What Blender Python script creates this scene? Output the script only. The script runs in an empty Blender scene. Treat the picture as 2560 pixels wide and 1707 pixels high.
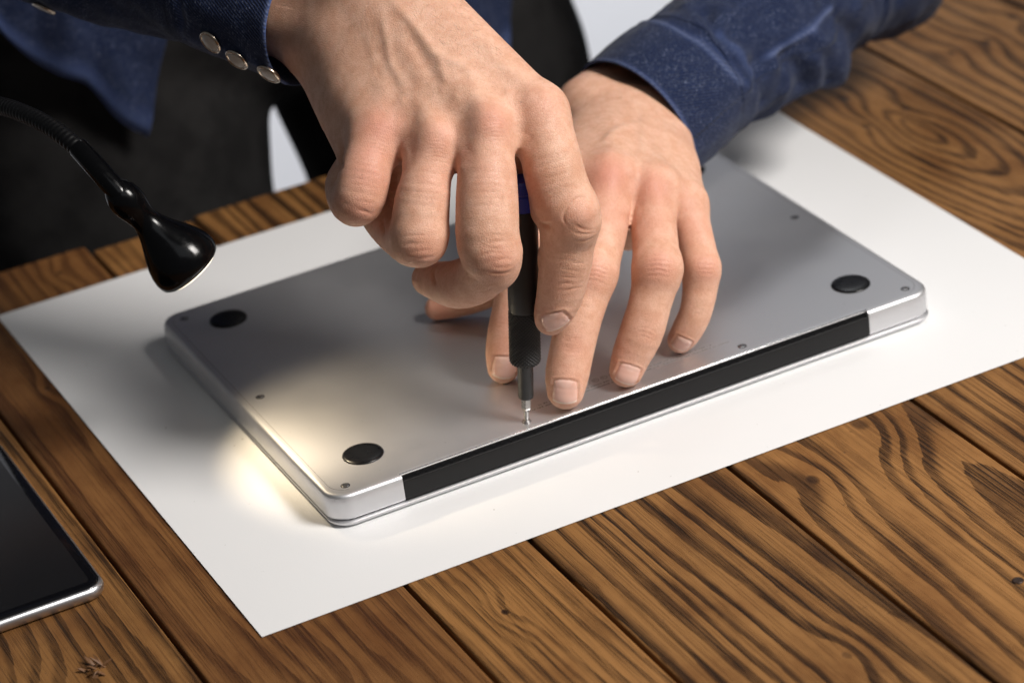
import bpy, math, random
import numpy as np
from mathutils import Matrix, Vector, noise as mnoise

random.seed(7)
rng = np.random.default_rng(7)
sc = bpy.context.scene
MM = 0.001

# ------------------------------------------------------------------ camera
F, CX, CY = 7336.531, 1280.0, 853.5            # focal length in photo pixels, picture centre
POS = np.array([-353.4497, -1047.8323, 663.7127])
R = np.array([[0.8876811, -0.4458201, -0.1151810],
              [0.3014281, 0.3735277, 0.8772788],
              [-0.3480853, -0.8134626, 0.4659562]])
cam_d = bpy.data.cameras.new('camera')
cam = bpy.data.objects.new('camera', cam_d)
sc.collection.objects.link(cam)
cam_d.sensor_width = 36.0
cam_d.lens = F / 2560 * 36
cam_d.clip_start, cam_d.clip_end = 0.02, 60
M = Matrix([[R[0][i], R[1][i], R[2][i], POS[i] * MM] for i in range(3)] + [[0, 0, 0, 1]])
cam.matrix_world = M
cam_d.dof.use_dof = True
cam_d.dof.focus_distance = 1.268
cam_d.dof.aperture_fstop = 8.0
sc.camera = cam

# ------------------------------------------------------------------ world and lamps
world = bpy.data.worlds.new('World')
sc.world = world
world.use_nodes = True
bg = world.node_tree.nodes['Background']
bg.inputs[0].default_value = (0.92, 0.96, 1.0, 1)
bg.inputs[1].default_value = 0.08

def area(name, loc, target, size, size_y, power, col, spread=180):
    l = bpy.data.lights.new(name, 'AREA')
    l.shape = 'RECTANGLE'; l.size = size; l.size_y = size_y
    l.energy = power; l.color = col; l.spread = math.radians(spread)
    o = bpy.data.objects.new(name, l)
    sc.collection.objects.link(o)
    o.location = Vector(loc)
    o.rotation_euler = (Vector(target) - Vector(loc)).to_track_quat('-Z', 'Y').to_euler()
    o['kind'] = 'helper'
    return o

area('key_softbox', (0.94, -1.02, 1.44), (0.20, -0.04, 0.04), 0.58, 0.58, 5.5, (1.0, 0.955, 0.91), 54)
area('added_fill', (-0.1, -1.3, 1.5), (0.12, 0.1, 0.0), 1.2, 0.8, 1.3, (0.93, 0.96, 1.0), 140)  # added lamp, lifts the shaded finger sides and the left of the paper
area('added_backdrop_light', (1.6, 2.6, 2.2), (1.3, 3.0, -0.75), 2.5, 1.5, 42, (0.96, 0.97, 1.0), 120)  # added lamp, put in only to brighten the floor behind the table

sc.view_settings.view_transform = 'Standard'
sc.view_settings.look = 'None'
sc.view_settings.exposure = 0.0
sc.view_settings.gamma = 1.0
sc.view_settings.use_curve_mapping = False
sc.render.engine = 'CYCLES'
sc.cycles.max_bounces = 8
sc.cycles.use_denoising = True

# ------------------------------------------------------------------ geometry helpers (millimetres)
def ray(u, v):
    return np.array([(u - CX) / F, -(v - CY) / F, -1.0]) @ R
def und(u, v, d):                              # the point a given distance in front of the lens
    return POS + ray(u, v) * d
def unz(u, v, z):
    r = ray(u, v); return POS + r * ((z - POS[2]) / r[2])
def uny(u, v, y):
    r = ray(u, v); return POS + r * ((y - POS[1]) / r[1])
def unit(v):
    v = np.asarray(v, float); return v / (np.linalg.norm(v) + 1e-12)

def link_mesh(name, V, Fc, mat=None, parent=None, smooth=True, uv=None, attrs=None):
    me = bpy.data.meshes.new(name)
    V = np.asarray(V, float)
    if isinstance(Fc, np.ndarray):
        nF, k = Fc.shape
        me.vertices.add(len(V)); me.vertices.foreach_set('co', (V * MM).astype(np.float32).ravel())
        me.loops.add(nF * k); me.loops.foreach_set('vertex_index', Fc.astype(np.int32).ravel())
        me.polygons.add(nF)
        me.polygons.foreach_set('loop_start', np.arange(0, nF * k, k, dtype=np.int32))
        me.polygons.foreach_set('loop_total', np.full(nF, k, dtype=np.int32))
        me.update(calc_edges=True)
    else:
        me.from_pydata([tuple(p) for p in V * MM], [], Fc); me.update()
    me.validate()
    if smooth is True:
        me.polygons.foreach_set('use_smooth', np.ones(len(me.polygons), dtype=bool))
    elif smooth:
        me.polygons.foreach_set('use_smooth', np.ones(len(me.polygons), dtype=bool))
        me.set_sharp_from_angle(angle=math.radians(smooth))
    if uv is not None:
        lay = me.uv_layers.new(name='UVMap')
        li = np.empty(len(me.loops), dtype=np.int32); me.loops.foreach_get('vertex_index', li)
        lay.data.foreach_set('uv', np.asarray(uv, np.float32)[li].ravel())
    for k_, a in (attrs or {}).items():
        at = me.attributes.new(k_, 'FLOAT', 'POINT'); at.data.foreach_set('value', np.asarray(a, np.float32))
    o = bpy.data.objects.new(name, me)
    sc.collection.objects.link(o)
    if mat is not None: me.materials.append(mat)
    if parent is not None: o.parent = parent
    return o

def empty(name, label, cat, loc=(0, 0, 0), group=None):
    o = bpy.data.objects.new(name, None)
    o.empty_display_size = 0.02
    sc.collection.objects.link(o)
    o['label'] = label; o['category'] = cat
    if group: o['group'] = group
    return o
def tag(o, label, cat, group=None):
    o['label'] = label; o['category'] = cat
    if group: o['group'] = group
    return o

class MB:
    def __init__(s): s.v, s.f = [], []
    def add(s, V, Fc):
        n = len(s.v); s.v += [tuple(p) for p in V]; s.f += [tuple(i + n for i in q) for q in Fc]
        return s
    def build(s, name, mat, parent=None, smooth=True):
        return link_mesh(name, np.array(s.v), s.f, mat, parent, smooth)

def frame(axis, hint=(0, 0, 1)):
    a = unit(axis); h = np.array(hint, float)
    if abs(a @ unit(h)) > 0.97: h = np.array([0, 1, 0.])
    x = unit(np.cross(h, a)); y = np.cross(a, x)
    return x, y, a

def lathe(base, axis, prof, n=48, cap=True):
    """profile of (distance along axis, radius)"""
    x, y, a = frame(axis); V, Fc = [], []
    for (t, r) in prof:
        for k in range(n):
            th = 2 * math.pi * k / n
            V.append(np.asarray(base) + a * t + (x * math.cos(th) + y * math.sin(th)) * r)
    for i in range(len(prof) - 1):
        for k in range(n):
            k2 = (k + 1) % n
            Fc.append((i * n + k, i * n + k2, (i + 1) * n + k2, (i + 1) * n + k))
    if cap:
        Fc.append(tuple(range(n - 1, -1, -1))); m = (len(prof) - 1) * n
        Fc.append(tuple(range(m, m + n)))
    return V, Fc

def catmull(P, n, closed=False):
    P = np.asarray(P, float); m = len(P)
    ts = np.linspace(0, m - 1, n); out = []
    for t in ts:
        i = min(int(t), m - 2); f = t - i
        p0, p1, p2, p3 = P[max(i - 1, 0)], P[i], P[i + 1], P[min(i + 2, m - 1)]
        out.append(0.5 * ((2 * p1) + (-p0 + p2) * f + (2 * p0 - 5 * p1 + 4 * p2 - p3) * f * f + (-p0 + 3 * p1 - 3 * p2 + p3) * f ** 3))
    return np.array(out)

def sweep_frames(C, hint):
    """tangent, side and up vectors along a centre line without twist"""
    T = np.gradient(C, axis=0); T /= np.linalg.norm(T, axis=1)[:, None]
    up = unit(np.array(hint) - T[0] * (np.array(hint) @ T[0])); U = [up]
    for i in range(1, len(C)):
        u = U[-1] - T[i] * (U[-1] @ T[i]); U.append(unit(u))
    U = np.array(U); S = np.cross(T, U)
    return T, S, U

def tube(C, rad, n=24, hint=(0, 0, 1)):
    C = np.asarray(C, float); rad = np.broadcast_to(np.asarray(rad, float), (len(C),))
    T, S, U = sweep_frames(C, hint); th = np.linspace(0, 2 * np.pi, n, endpoint=False)
    V = (C[:, None, :] + rad[:, None, None] * (np.cos(th)[None, :, None] * S[:, None, :] + np.sin(th)[None, :, None] * U[:, None, :])).reshape(-1, 3)
    Fc = [(i * n + k, i * n + (k + 1) % n, (i + 1) * n + (k + 1) % n, (i + 1) * n + k) for i in range(len(C) - 1) for k in range(n)]
    Fc.append(tuple(range(n - 1, -1, -1))); m = (len(C) - 1) * n; Fc.append(tuple(range(m, m + n)))
    return V, Fc

def box(x0, x1, y0, y1, z0, z1):
    V = [(x0, y0, z0), (x1, y0, z0), (x1, y1, z0), (x0, y1, z0), (x0, y0, z1), (x1, y0, z1), (x1, y1, z1), (x0, y1, z1)]
    return V, [(0, 3, 2, 1), (4, 5, 6, 7), (0, 1, 5, 4), (1, 2, 6, 5), (2, 3, 7, 6), (3, 0, 4, 7)]

def bevel_mod(o, w, seg=3):
    m = o.modifiers.new('bevel', 'BEVEL'); m.width = w * MM; m.segments = seg; m.limit_method = 'ANGLE'; m.angle_limit = math.radians(40)
    return o

def rrect(x0, x1, y0, y1, r, n=10):
    """rounded rectangle outline, counter-clockwise"""
    P = []
    for cx, cy, a0 in ((x1 - r, y0 + r, -90), (x1 - r, y1 - r, 0), (x0 + r, y1 - r, 90), (x0 + r, y0 + r, 180)):
        for k in range(n + 1):
            a = math.radians(a0 + 90 * k / n); P.append((cx + r * math.cos(a), cy + r * math.sin(a)))
    return P

def stack_rings(rings):
    """closed solid from rings of equal length, each a list of (x,y,z)"""
    n = len(rings[0]); V = [p for r_ in rings for p in r_]; Fc = []
    for i in range(len(rings) - 1):
        for k in range(n):
            k2 = (k + 1) % n; Fc.append((i * n + k, i * n + k2, (i + 1) * n + k2, (i + 1) * n + k))
    Fc.append(tuple(range(n - 1, -1, -1))); m = (len(rings) - 1) * n; Fc.append(tuple(range(m, m + n)))
    return V, Fc

# ------------------------------------------------------------------ material helpers
class NT:
    def __init__(s, name):
        s.m = bpy.data.materials.new(name); s.m.use_nodes = True; s.t = s.m.node_tree
        s.b = s.t.nodes['Principled BSDF']; s.out = s.t.nodes['Material Output']
    def n(s, typ, **kw):
        nd = s.t.nodes.new(typ)
        for k, v in kw.items(): setattr(nd, k, v)
        return nd
    def l(s, a, b): s.t.links.new(a, b)
    def inp(s, sock, v):
        if isinstance(v, bpy.types.NodeSocket): s.l(v, sock)
        else: sock.default_value = v
    def math(s, op, a, b=None, c=None, clamp=False):
        nd = s.n('ShaderNodeMath', operation=op, use_clamp=clamp); s.inp(nd.inputs[0], a)
        if b is not None: s.inp(nd.inputs[1], b)
        if c is not None: s.inp(nd.inputs[2], c)
        return nd.outputs[0]
    def noise(s, vec, scale, detail=3, rough=0.5, dist=0.0, dims='3D'):
        nd = s.n('ShaderNodeTexNoise', noise_dimensions=dims); s.l(vec, nd.inputs['Vector'])
        nd.inputs['Scale'].default_value = scale; nd.inputs['Detail'].default_value = detail
        nd.inputs['Roughness'].default_value = rough; nd.inputs['Distortion'].default_value = dist
        return nd.outputs['Fac']
    def mapv(s, vec, scale=(1, 1, 1), loc=(0, 0, 0), rot=(0, 0, 0)):
        nd = s.n('ShaderNodeMapping'); s.l(vec, nd.inputs[0])
        nd.inputs['Location'].default_value = loc; nd.inputs['Rotation'].default_value = rot; nd.inputs['Scale'].default_value = scale
        return nd.outputs[0]
    def ramp(s, fac, stops, interp='LINEAR'):
        nd = s.n('ShaderNodeValToRGB'); cr = nd.color_ramp; cr.interpolation = interp
        while len(cr.elements) < len(stops): cr.elements.new(0.5)
        for e, (p, c) in zip(cr.elements, stops):
            e.position = p; e.color = (*c, 1) if len(c) == 3 else c
        s.l(fac, nd.inputs[0]); return nd.outputs[0]
    def smooth(s, v, a, b, lo=0.0, hi=1.0):
        nd = s.n('ShaderNodeMapRange', interpolation_type='SMOOTHSTEP'); s.inp(nd.inputs[0], v)
        nd.inputs[1].default_value = a; nd.inputs[2].default_value = b; nd.inputs[3].default_value = lo; nd.inputs[4].default_value = hi
        return nd.outputs[0]
    def mix(s, fac, a, b, blend='MIX'):
        nd = s.n('ShaderNodeMix', data_type='RGBA', blend_type=blend)
        s.inp(nd.inputs[0], fac)
        for sock, v in ((nd.inputs[6], a), (nd.inputs[7], b)):
            if isinstance(v, bpy.types.NodeSocket): s.l(v, sock)
            else: sock.default_value = (*v, 1)
        return nd.outputs[2]
    def bump(s, h, dist, strength=1.0, normal=None):
        nd = s.n('ShaderNodeBump'); s.l(h, nd.inputs['Height']); nd.inputs['Distance'].default_value = dist * MM
        nd.inputs['Strength'].default_value = strength
        if normal is not None: s.l(normal, nd.inputs['Normal'])
        s.last = nd.outputs[0]; return nd.outputs[0]
    def pos(s):
        """object coordinates in millimetres"""
        tc = s.n('ShaderNodeTexCoord'); nd = s.n('ShaderNodeVectorMath', operation='SCALE'); s.l(tc.outputs['Object'], nd.inputs[0])
        nd.inputs['Scale'].default_value = 1000; return nd.outputs[0]
    def uv(s):
        return s.n('ShaderNodeTexCoord').outputs['UV']
    def attr(s, name):
        return s.n('ShaderNodeAttribute', attribute_name=name).outputs['Fac']
    def set(s, **kw):
        for k, v in kw.items():
            sock = s.b.inputs[k.replace('_', ' ')]
            if isinstance(v, bpy.types.NodeSocket): s.l(v, sock)
            elif isinstance(v, tuple) and len(v) == 3 and sock.type == 'RGBA': sock.default_value = (*v, 1)
            else: sock.default_value = v
        return s

def simple(name, col, rough=0.5, metal=0.0, bump=None, **kw):
    t = NT(name); p = t.pos()
    nz = t.noise(p, 0.35, 4, 0.6)
    t.set(Base_Color=t.mix(t.math('MULTIPLY', nz, 0.25), col, tuple(c * 0.75 for c in col)), Metallic=metal,
          Roughness=t.smooth(nz, 0.2, 0.8, max(rough - 0.05, 0.02), rough + 0.06), **kw)
    if bump: t.set(Normal=t.bump(t.noise(p, bump[0], 3, 0.6), bump[1]))
    return t.m

# ------------------------------------------------------------------ backdrop (setting)
def backdrop_mat():
    t = NT('backdrop_paper'); p = t.pos()
    t.set(Base_Color=t.mix(t.noise(p, 0.002, 2), (0.70, 0.70, 0.72), (0.76, 0.76, 0.78)), Roughness=0.9); return t.m
prof = [(-1500, -750)] + [(2600 + 900 * math.sin(a), -750 + 900 * (1 - math.cos(a))) for a in np.linspace(0, math.pi / 2, 14)] + [(3500, 2600)]
V, Fc = [], []
for i, (y, z) in enumerate(prof):
    V += [(-3500, y, z), (4500, y, z)]
    if i: Fc.append((2 * i - 2, 2 * i - 1, 2 * i + 1, 2 * i))
bd = link_mesh('studio_floor', V, Fc, backdrop_mat()); bd['kind'] = 'structure'

# ------------------------------------------------------------------ table: planks along y
def wood(name, seed, cx, d0, slope, freq, knots=(), tone=1.0, warp=1.0, red=0.0):
    """flat-sawn stained softwood: rings of a log cut by the plank's face"""
    r_ = random.Random(seed); off = (r_.uniform(-900, 900), r_.uniform(-900, 900), r_.uniform(-50, 50))
    t = NT(name); p = t.pos()
    sp = t.n('ShaderNodeSeparateXYZ'); t.l(p, sp.inputs[0]); X, Y = sp.outputs[0], sp.outputs[1]
    po = t.mapv(p, loc=off)
    n1 = t.noise(t.mapv(po, (0.010, 0.0022, 0.01)), 1.0, 2, 0.45)
    n2 = t.noise(t.mapv(po, (0.05, 0.0065, 0.04)), 1.0, 3, 0.5)
    n3 = t.noise(t.mapv(po, (0.30, 0.020, 0.2)), 1.0, 3, 0.6)
    n4 = t.noise(t.mapv(po, (1.2, 0.06, 0.2)), 1.0, 2, 0.6)
    x1 = t.math('SUBTRACT', X, cx)
    x1 = t.math('ADD', x1, t.math('MULTIPLY', t.math('SUBTRACT', n1, 0.5), 30 * warp))
    x1 = t.math('ADD', x1, t.math('MULTIPLY', t.math('SUBTRACT', n2, 0.5), 8 * warp))
    dep = t.math('ADD', t.math('MULTIPLY', Y, slope), d0)
    dep = t.math('ADD', dep, t.math('MULTIPLY', t.math('SUBTRACT', n1, 0.5), 26 * warp))
    rr = t.math('SQRT', t.math('ADD', t.math('MULTIPLY', x1, x1), t.math('MULTIPLY', dep, dep)))
    rr = t.math('ADD', rr, t.math('MULTIPLY', t.math('SUBTRACT', n3, 0.5), 2.2))
    rr = t.math('ADD', rr, t.math('MULTIPLY', t.math('SUBTRACT', n4, 0.5), 0.9))
    core = None
    for (kx, ky, ks, kd) in knots:                 # grain sweeps round each knot
        dx = t.math('DIVIDE', t.math('SUBTRACT', X, kx), ks * 2.0); dy = t.math('DIVIDE', t.math('SUBTRACT', Y, ky), ks * 3.6)
        q = t.math('ADD', t.math('MULTIPLY', dx, dx), t.math('MULTIPLY', dy, dy))
        g = t.math('POWER', 2.718, t.math('MULTIPLY', q, -1.0))
        rr = t.math('ADD', rr, t.math('MULTIPLY', g, ks * 1.3))
        dx2 = t.math('DIVIDE', t.math('SUBTRACT', X, kx), ks * 0.42); dy2 = t.math('DIVIDE', t.math('SUBTRACT', Y, ky), ks * 0.62)
        q2 = t.math('ADD', t.math('ADD', t.math('MULTIPLY', dx2, dx2), t.math('MULTIPLY', dy2, dy2)), t.math('MULTIPLY', n3, 0.9))
        c = t.math('MULTIPLY', t.smooth(q2, 0.6, 1.7, 1.0, 0.0), kd)
        core = c if core is None else t.math('MAXIMUM', core, c)
    cv = t.n('ShaderNodeCombineXYZ'); t.l(rr, cv.inputs[0]); cv.inputs[1].default_value = seed * 3.7
    wid = t.noise(t.mapv(cv.outputs[0], (0.05, 1, 1)), 1.0, 1, 0.5)
    ring = t.math('FRACT', t.math('ADD', t.math('MULTIPLY', rr, freq * 1.45), t.math('MULTIPLY', wid, 2.2)))
    # earlywood rises slowly into latewood, then stops sharply
    late = t.math('MULTIPLY', t.smooth(ring, 0.40, 0.74), t.smooth(ring, 0.95, 0.985, 1.0, 0.0))
    fib = t.noise(t.mapv(po, (0.95, 0.0085, 1.0)), 1.0, 4, 0.75)
    fib2 = t.noise(t.mapv(po, (1.9, 0.013, 1.0)), 1.0, 3, 0.65)
    pore = t.smooth(fib, 0.53, 0.59)
    pore2 = t.smooth(fib2, 0.56, 0.62)
    late = t.math('MULTIPLY', late, {5: 1.1, 4: .62, 6: .95, 3: .75, 7: .85, 2: .8}.get(seed - 40, .9))
    blot = t.noise(t.mapv(po, (0.03, 0.016, 0.03)), 1.0, 4, 0.6)
    lightc = tuple(c * tone for c in (0.35, 0.168, 0.054)); midc = tuple(c * tone for c in (0.20, 0.085, 0.025))
    darkc = tuple(c * tone for c in (0.046, 0.019, 0.007))
    base = t.mix(t.smooth(blot, 0.38, 0.72), lightc, midc)
    base = t.mix(t.math('MULTIPLY', t.smooth(fib, 0.35, 0.7), 0.45), base, midc)
    base = t.mix(t.math('MULTIPLY', late, t.smooth(blot, 0.2, 0.65, 0.40, 0.82)), base, darkc)
    lines = t.math('MAXIMUM', t.math('MULTIPLY', pore, t.math('ADD', t.math('MULTIPLY', late, 0.62), 0.26)), t.math('MULTIPLY', pore2, t.math('ADD', t.math('MULTIPLY', late, 0.55), 0.20)))
    base = t.mix(lines, base, (0.014, 0.0075, 0.0045))
    dirt = t.smooth(t.noise(po, 0.22, 5, 0.7), 0.64, 0.74)
    base = t.mix(t.math('MULTIPLY', dirt, 0.55), base, (0.03, 0.014, 0.007))
    if red: base = t.mix(red, base, (0.12, 0.035, 0.012))
    if core is not None: base = t.mix(t.math('MULTIPLY', core, 0.93), base, (0.014, 0.006, 0.004))
    h = t.math('ADD', t.math('MULTIPLY', late, 0.5), t.math('MULTIPLY', lines, -0.9))
    if core is not None: h = t.math('ADD', h, t.math('MULTIPLY', core, -2.0))
    t.set(Base_Color=base, Roughness=t.smooth(blot, 0.2, 0.8, 0.52, 0.68), Specular_IOR_Level=0.2,
          Normal=t.bump(h, 0.35, 0.8))
    return t.m

TABLE_H = 28.0
table = empty('plank_table', 'brown stained plank table with dark gaps between the boards', 'table')
PX = [-388, -289, -189.5, -90, 8, 67.3, 166.5, 263, 366, 468.5, 569, 668]
TY1 = [352, 356, 350, 358, 349, 353, 350, 352, 347, 338, 344, 347]
kn = {2: [(-150, -40, 7, .6)], 3: [(-38, -118, 4, .9), (-45, 155, 3.5, .5), (-62, 215, 4, .6), (-15, 335, 5, .6)],
      4: [(33, -100, 4, 1.0)], 5: [(130, -210, 5, .5)], 6: [(190, -88, 7, 0.8), (232, -60, 10, .7)],
      7: [(330, -140, 8, .8)], 8: [(420, 250, 8, .75), (438, 215, 7, .7), (409, 210, 6, .65), (450, 30, 8, .8)],
      9: [(500, 262, 5, .95), (524, 262, 6, .95), (556, 282, 6, 1.0), (567, 262, 5, 1.0)]}
spec = {0: (-340, 30, .02, .10), 1: (-240, 25, .03, .10), 2: (-215, 40, 0.04, .09), 3: (-105, 40, .04, .085), 4: (-75, 55, .03, .12),
        5: (196, 42, -.05, .085), 6: (250, 40, .07, .075), 7: (390, 36, .06, .085), 8: (432, -46, .22, .105), 9: (640, 90, .03, .075), 10: (620, 30, .02, .10)}
for i in range(len(PX) - 1):
    x0, x1 = PX[i] + 0.9, PX[i + 1] - 0.9
    mb = MB(); mb.add(*box(x0, x1, -560, TY1[i], -TABLE_H, random.uniform(-0.25, 0.0)))
    c = spec[i]
    o = mb.build('plank', wood(f'stained_wood_{i}', 40 + i, c[0], c[1], c[2], c[3], kn.get(i, ()), tone=[.78, .78, .74, .66, .84, .74, .84, .76, .78, .82, .78][i], red=0.25 if i == 3 else 0.0), table, smooth=35)
    bevel_mod(o, 1.4, 3)
rail_m = simple('rail_wood', (0.10, 0.05, 0.02), 0.6)
for y in (250, -480):
    MB().add(*box(-380, 660, y, y + 35, -110, -TABLE_H - 7.4)).build('frame_rail', rail_m, table, smooth=False)
for x, y in ((-370, -470), (600, -470), (-370, 240), (600, 240)):
    MB().add(*box(x, x + 50, y, y + 50, -748, -110.5)).build('leg', bpy.data.materials['rail_wood'], table, smooth=False)
MB().add(*box(-380, 660, -555, 335, -TABLE_H - 7, -TABLE_H - .4)).build('added_gap_blocker', simple('gap_blocker_dark', (0.02, 0.011, 0.006), 0.8), table, smooth=False)  # added dark sheet, keeps bright floor from showing through the plank gaps
nail_m = simple('iron_nail', (0.05, 0.03, 0.022), 0.45, 0.6)
P = unz(2545, 1450, 0)
nl = lathe((P[0], P[1], -1), (0, 0, 1), [(0, 2.5), (1.0, 2.5), (1.25, 2.2), (1.3, 1.2)], 20); MB().add(*nl).build('nail_head', nail_m, table)
# torn splinters standing up beside a knot
mb = MB(); P0 = unz(240, 1678, 0)
for k in range(11):
    q = P0 + np.array([random.uniform(-5, 5), random.uniform(-6, 6), 0]); a = random.uniform(0, 6.28)
    ln, w = random.uniform(3, 6.5), random.uniform(.5, 1.3); d = np.array([math.cos(a), math.sin(a), random.uniform(.2, .9)]); s = np.array([-d[1], d[0], 0]) * w
    V = [q - s, q + s, q + d * ln * .6 + s * .8 + (0, 0, .3), q + d * ln, q + d * ln * .55 - s * .7 + (0, 0, .5)]
    V += [v + np.array([0, 0, -.5]) for v in V]
    mb.add(V, [(0, 1, 2, 3, 4), (9, 8, 7, 6, 5), (0, 5, 6, 1), (1, 6, 7, 2), (2, 7, 8, 3), (3, 8, 9, 4), (4, 9, 5, 0)])
mb.build('splinters', simple('splinter_wood', (0.16, 0.075, 0.03), 0.6), table, smooth=False)

# ------------------------------------------------------------------ paper sheet
def paper_mat():
    t = NT('white_paper'); p = t.pos()
    fine = t.noise(p, 1.6, 4, 0.65); big = t.noise(p, 0.012, 2)
    speck = t.smooth(t.noise(p, 0.30, 2, 0.4), 0.765, 0.785)
    c = t.mix(big, (0.71, 0.71, 0.71), (0.74, 0.74, 0.742))
    t.set(Base_Color=t.mix(t.math('MULTIPLY', speck, 0.7), c, (0.35, 0.33, 0.3)), Roughness=0.75, Normal=t.bump(fine, 0.10, 0.6)); return t.m
nx, ny = 60, 50; V = []
for j in range(ny + 1):
    for i in range(nx + 1):
        x = -58.4 + (382 + 58.4) * i / nx; y = -56 + (307 + 56) * j / ny
        e = min(x + 58.4, 382 - x, y + 56, 307 - y)
        lift = 0.35 + 0.22 * math.exp(-e / 25) * (0.5 + 0.5 * mnoise.noise((x * .012, y * .012, 3))) + 3.0 * math.exp(-((x - 382) ** 2 + (y - 307) ** 2) / 2 / 26 ** 2)
        V.append((x, y, lift))
Fc = [(j * (nx + 1) + i, j * (nx + 1) + i + 1, (j + 1) * (nx + 1) + i + 1, (j + 1) * (nx + 1) + i) for j in range(ny) for i in range(nx)]
pap = link_mesh('paper_sheet', V, Fc, paper_mat(), None, False)
sm = pap.modifiers.new('thick', 'SOLIDIFY'); sm.thickness = 0.22 * MM; sm.offset = -1
tag(pap, 'large sheet of white paper lying under the laptop', 'paper')

# ------------------------------------------------------------------ laptop, lying on its lid
Z0 = 0.9                                            # paper top
W, D, H = 314.0, 218.5, 16.6
def alu_mat(name, col, rough):
    t = NT(name); p = t.pos()
    g = t.noise(p, 2.6, 2, 0.7); big = t.noise(p, 0.02, 3)
    spk = t.smooth(t.noise(p, 0.45, 2, 0.5), 0.72, 0.76)
    t.set(Base_Color=t.mix(t.math('MULTIPLY', spk, 0.15), t.mix(big, col, tuple(c * .93 for c in col)), (0.3, 0.29, 0.28)), Metallic=1.0,
          Roughness=t.smooth(big, 0.3, 0.7, rough - .02, rough + .03), Normal=t.bump(g, 0.012, 0.6)); return t.m
alu = alu_mat('anodised_aluminium', (0.68, 0.68, 0.695), 0.50)
alu_bright = alu_mat('polished_chamfer', (0.82, 0.82, 0.83), 0.22)
blk = simple('black_hinge_plastic', (0.006, 0.006, 0.0065), 0.34, Specular_IOR_Level=0.3)
rub = simple('black_rubber', (0.004, 0.004, 0.0045), 0.30, bump=(0.25, .03), Specular_IOR_Level=0.35)
steel = simple('screw_steel', (0.42, 0.41, 0.40), 0.28, 1.0)
dark_hole = simple('screw_recess', (0.015, 0.015, 0.016), 0.5)
lap = empty('laptop', 'silver laptop lying upside down on white paper with its bottom cover up', 'laptop')

def plate(x0, x1, y0, y1, r, zs):
    """rounded plate; zs = list of (z, inset)"""
    return stack_rings([[(x, y, z) for x, y in rrect(x0 + i, x1 - i, y0 + i, y1 - i, max(r - i, .5), 12)] for z, i in zs])
HX0, HX1 = 34.6, 277.0                         # hinge opening
lid = MB(); lid.add(*plate(0.4, W - .4, -0.6, D, 10, [(Z0, 2.2), (Z0 + .5, .9), (Z0 + 1.2, .25), (Z0 + 1.9, .0), (Z0 + 2.3, 0.0), (Z0 + 2.6, .4)]))
lid.build('lid', alu, lap, smooth=40)
MB().add(*plate(4, W - 4, 1.5, D - 4, 8, [(Z0 + 2.6, 0), (Z0 + 3.3, 0)])).build('gasket', blk, lap, smooth=40)
# base shell outline with the hinge notch cut out of its back edge
def base_outline(ins, notch, r=11.0):
    P = [(HX0 - (0 if notch else 0), 0 + ins)]
    out = []
    n = 12
    def arc(cx, cy, a0):
        for k in range(n + 1):
            a = math.radians(a0 + 90 * k / n); out.append((cx + (r - ins) * math.cos(a), cy + (r - ins) * math.sin(a)))
    out += [(HX1, ins)]
    arc(W - r, r, -90); arc(W - r, D - r, 0); arc(r, D - r, 90); arc(r, r, 180)
    out += [(HX0, ins), (HX0, notch), (HX1, notch)]
    return out
rings = []
for z, ins in [(Z0 + 3.3, .9), (Z0 + 3.6, .45), (Z0 + 4.3, .2), (H - 4.6, 0.2), (H - 1.9, .35), (H - 1.0, .65), (H - .45, 1.15), (H - .15, 1.8), (H - .03, 2.7), (H, 3.8)]:
    nt = 2.9 if z < H - 0.3 else (3.0 if z < H - .05 else 3.9)
    rings.append([(x, y, z) for x, y in base_outline(ins if ins < 5 else 5.0, max(nt, ins + .05))])
base_v, base_f = stack_rings(rings)
bo = MB().add(base_v, base_f).build('base', alu, lap, smooth=38)
# bright machined edge along the hinge opening
mb = MB(); mb.add(*box(HX0 - .6, HX1 + .6, 2.35, 3.3, H - .9, H + .10)); bevel_mod(mb.build('chamfer', alu_bright, lap, smooth=40), .25, 2)
# black hinge cover: rounded bar with a groove of vent slots above it
prof = [(1.2, Z0 + 3.0), (.15, Z0 + 3.6), (0.0, H - 3.3), (.12, H - 2.75), (.5, H - 2.5), (.9, H - 2.75), (1.3, H - 3.6), (2.8, H - 3.8), (2.8, Z0 + 3.0)]
V = [(x, y, z) for x in (HX0 + .35, HX1 - .35) for y, z in prof]; n = len(prof)
Fc = [(k, (k + 1) % n, n + (k + 1) % n, n + k) for k in range(n)] + [tuple(range(n - 1, -1, -1)), tuple(range(n, 2 * n))]
hinge = MB().add(V, Fc).build('hinge_cover', blk, lap, smooth=25)
mb = MB()
for x in np.arange(HX0 + 8, HX1 - 8, 4.2):
    mb.add(*box(x, x + 1.0, 2.3, 2.8, H - 3.7, H - 2.2))
mb.add(*box(HX0 + .1, HX1 - .1, 2.6, 2.86, H - 4.5, H - .75))
vs = mb.build('vent_slots', simple('vent_plastic', (0.006, 0.006, 0.007), 0.4), lap, smooth=False)
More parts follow.
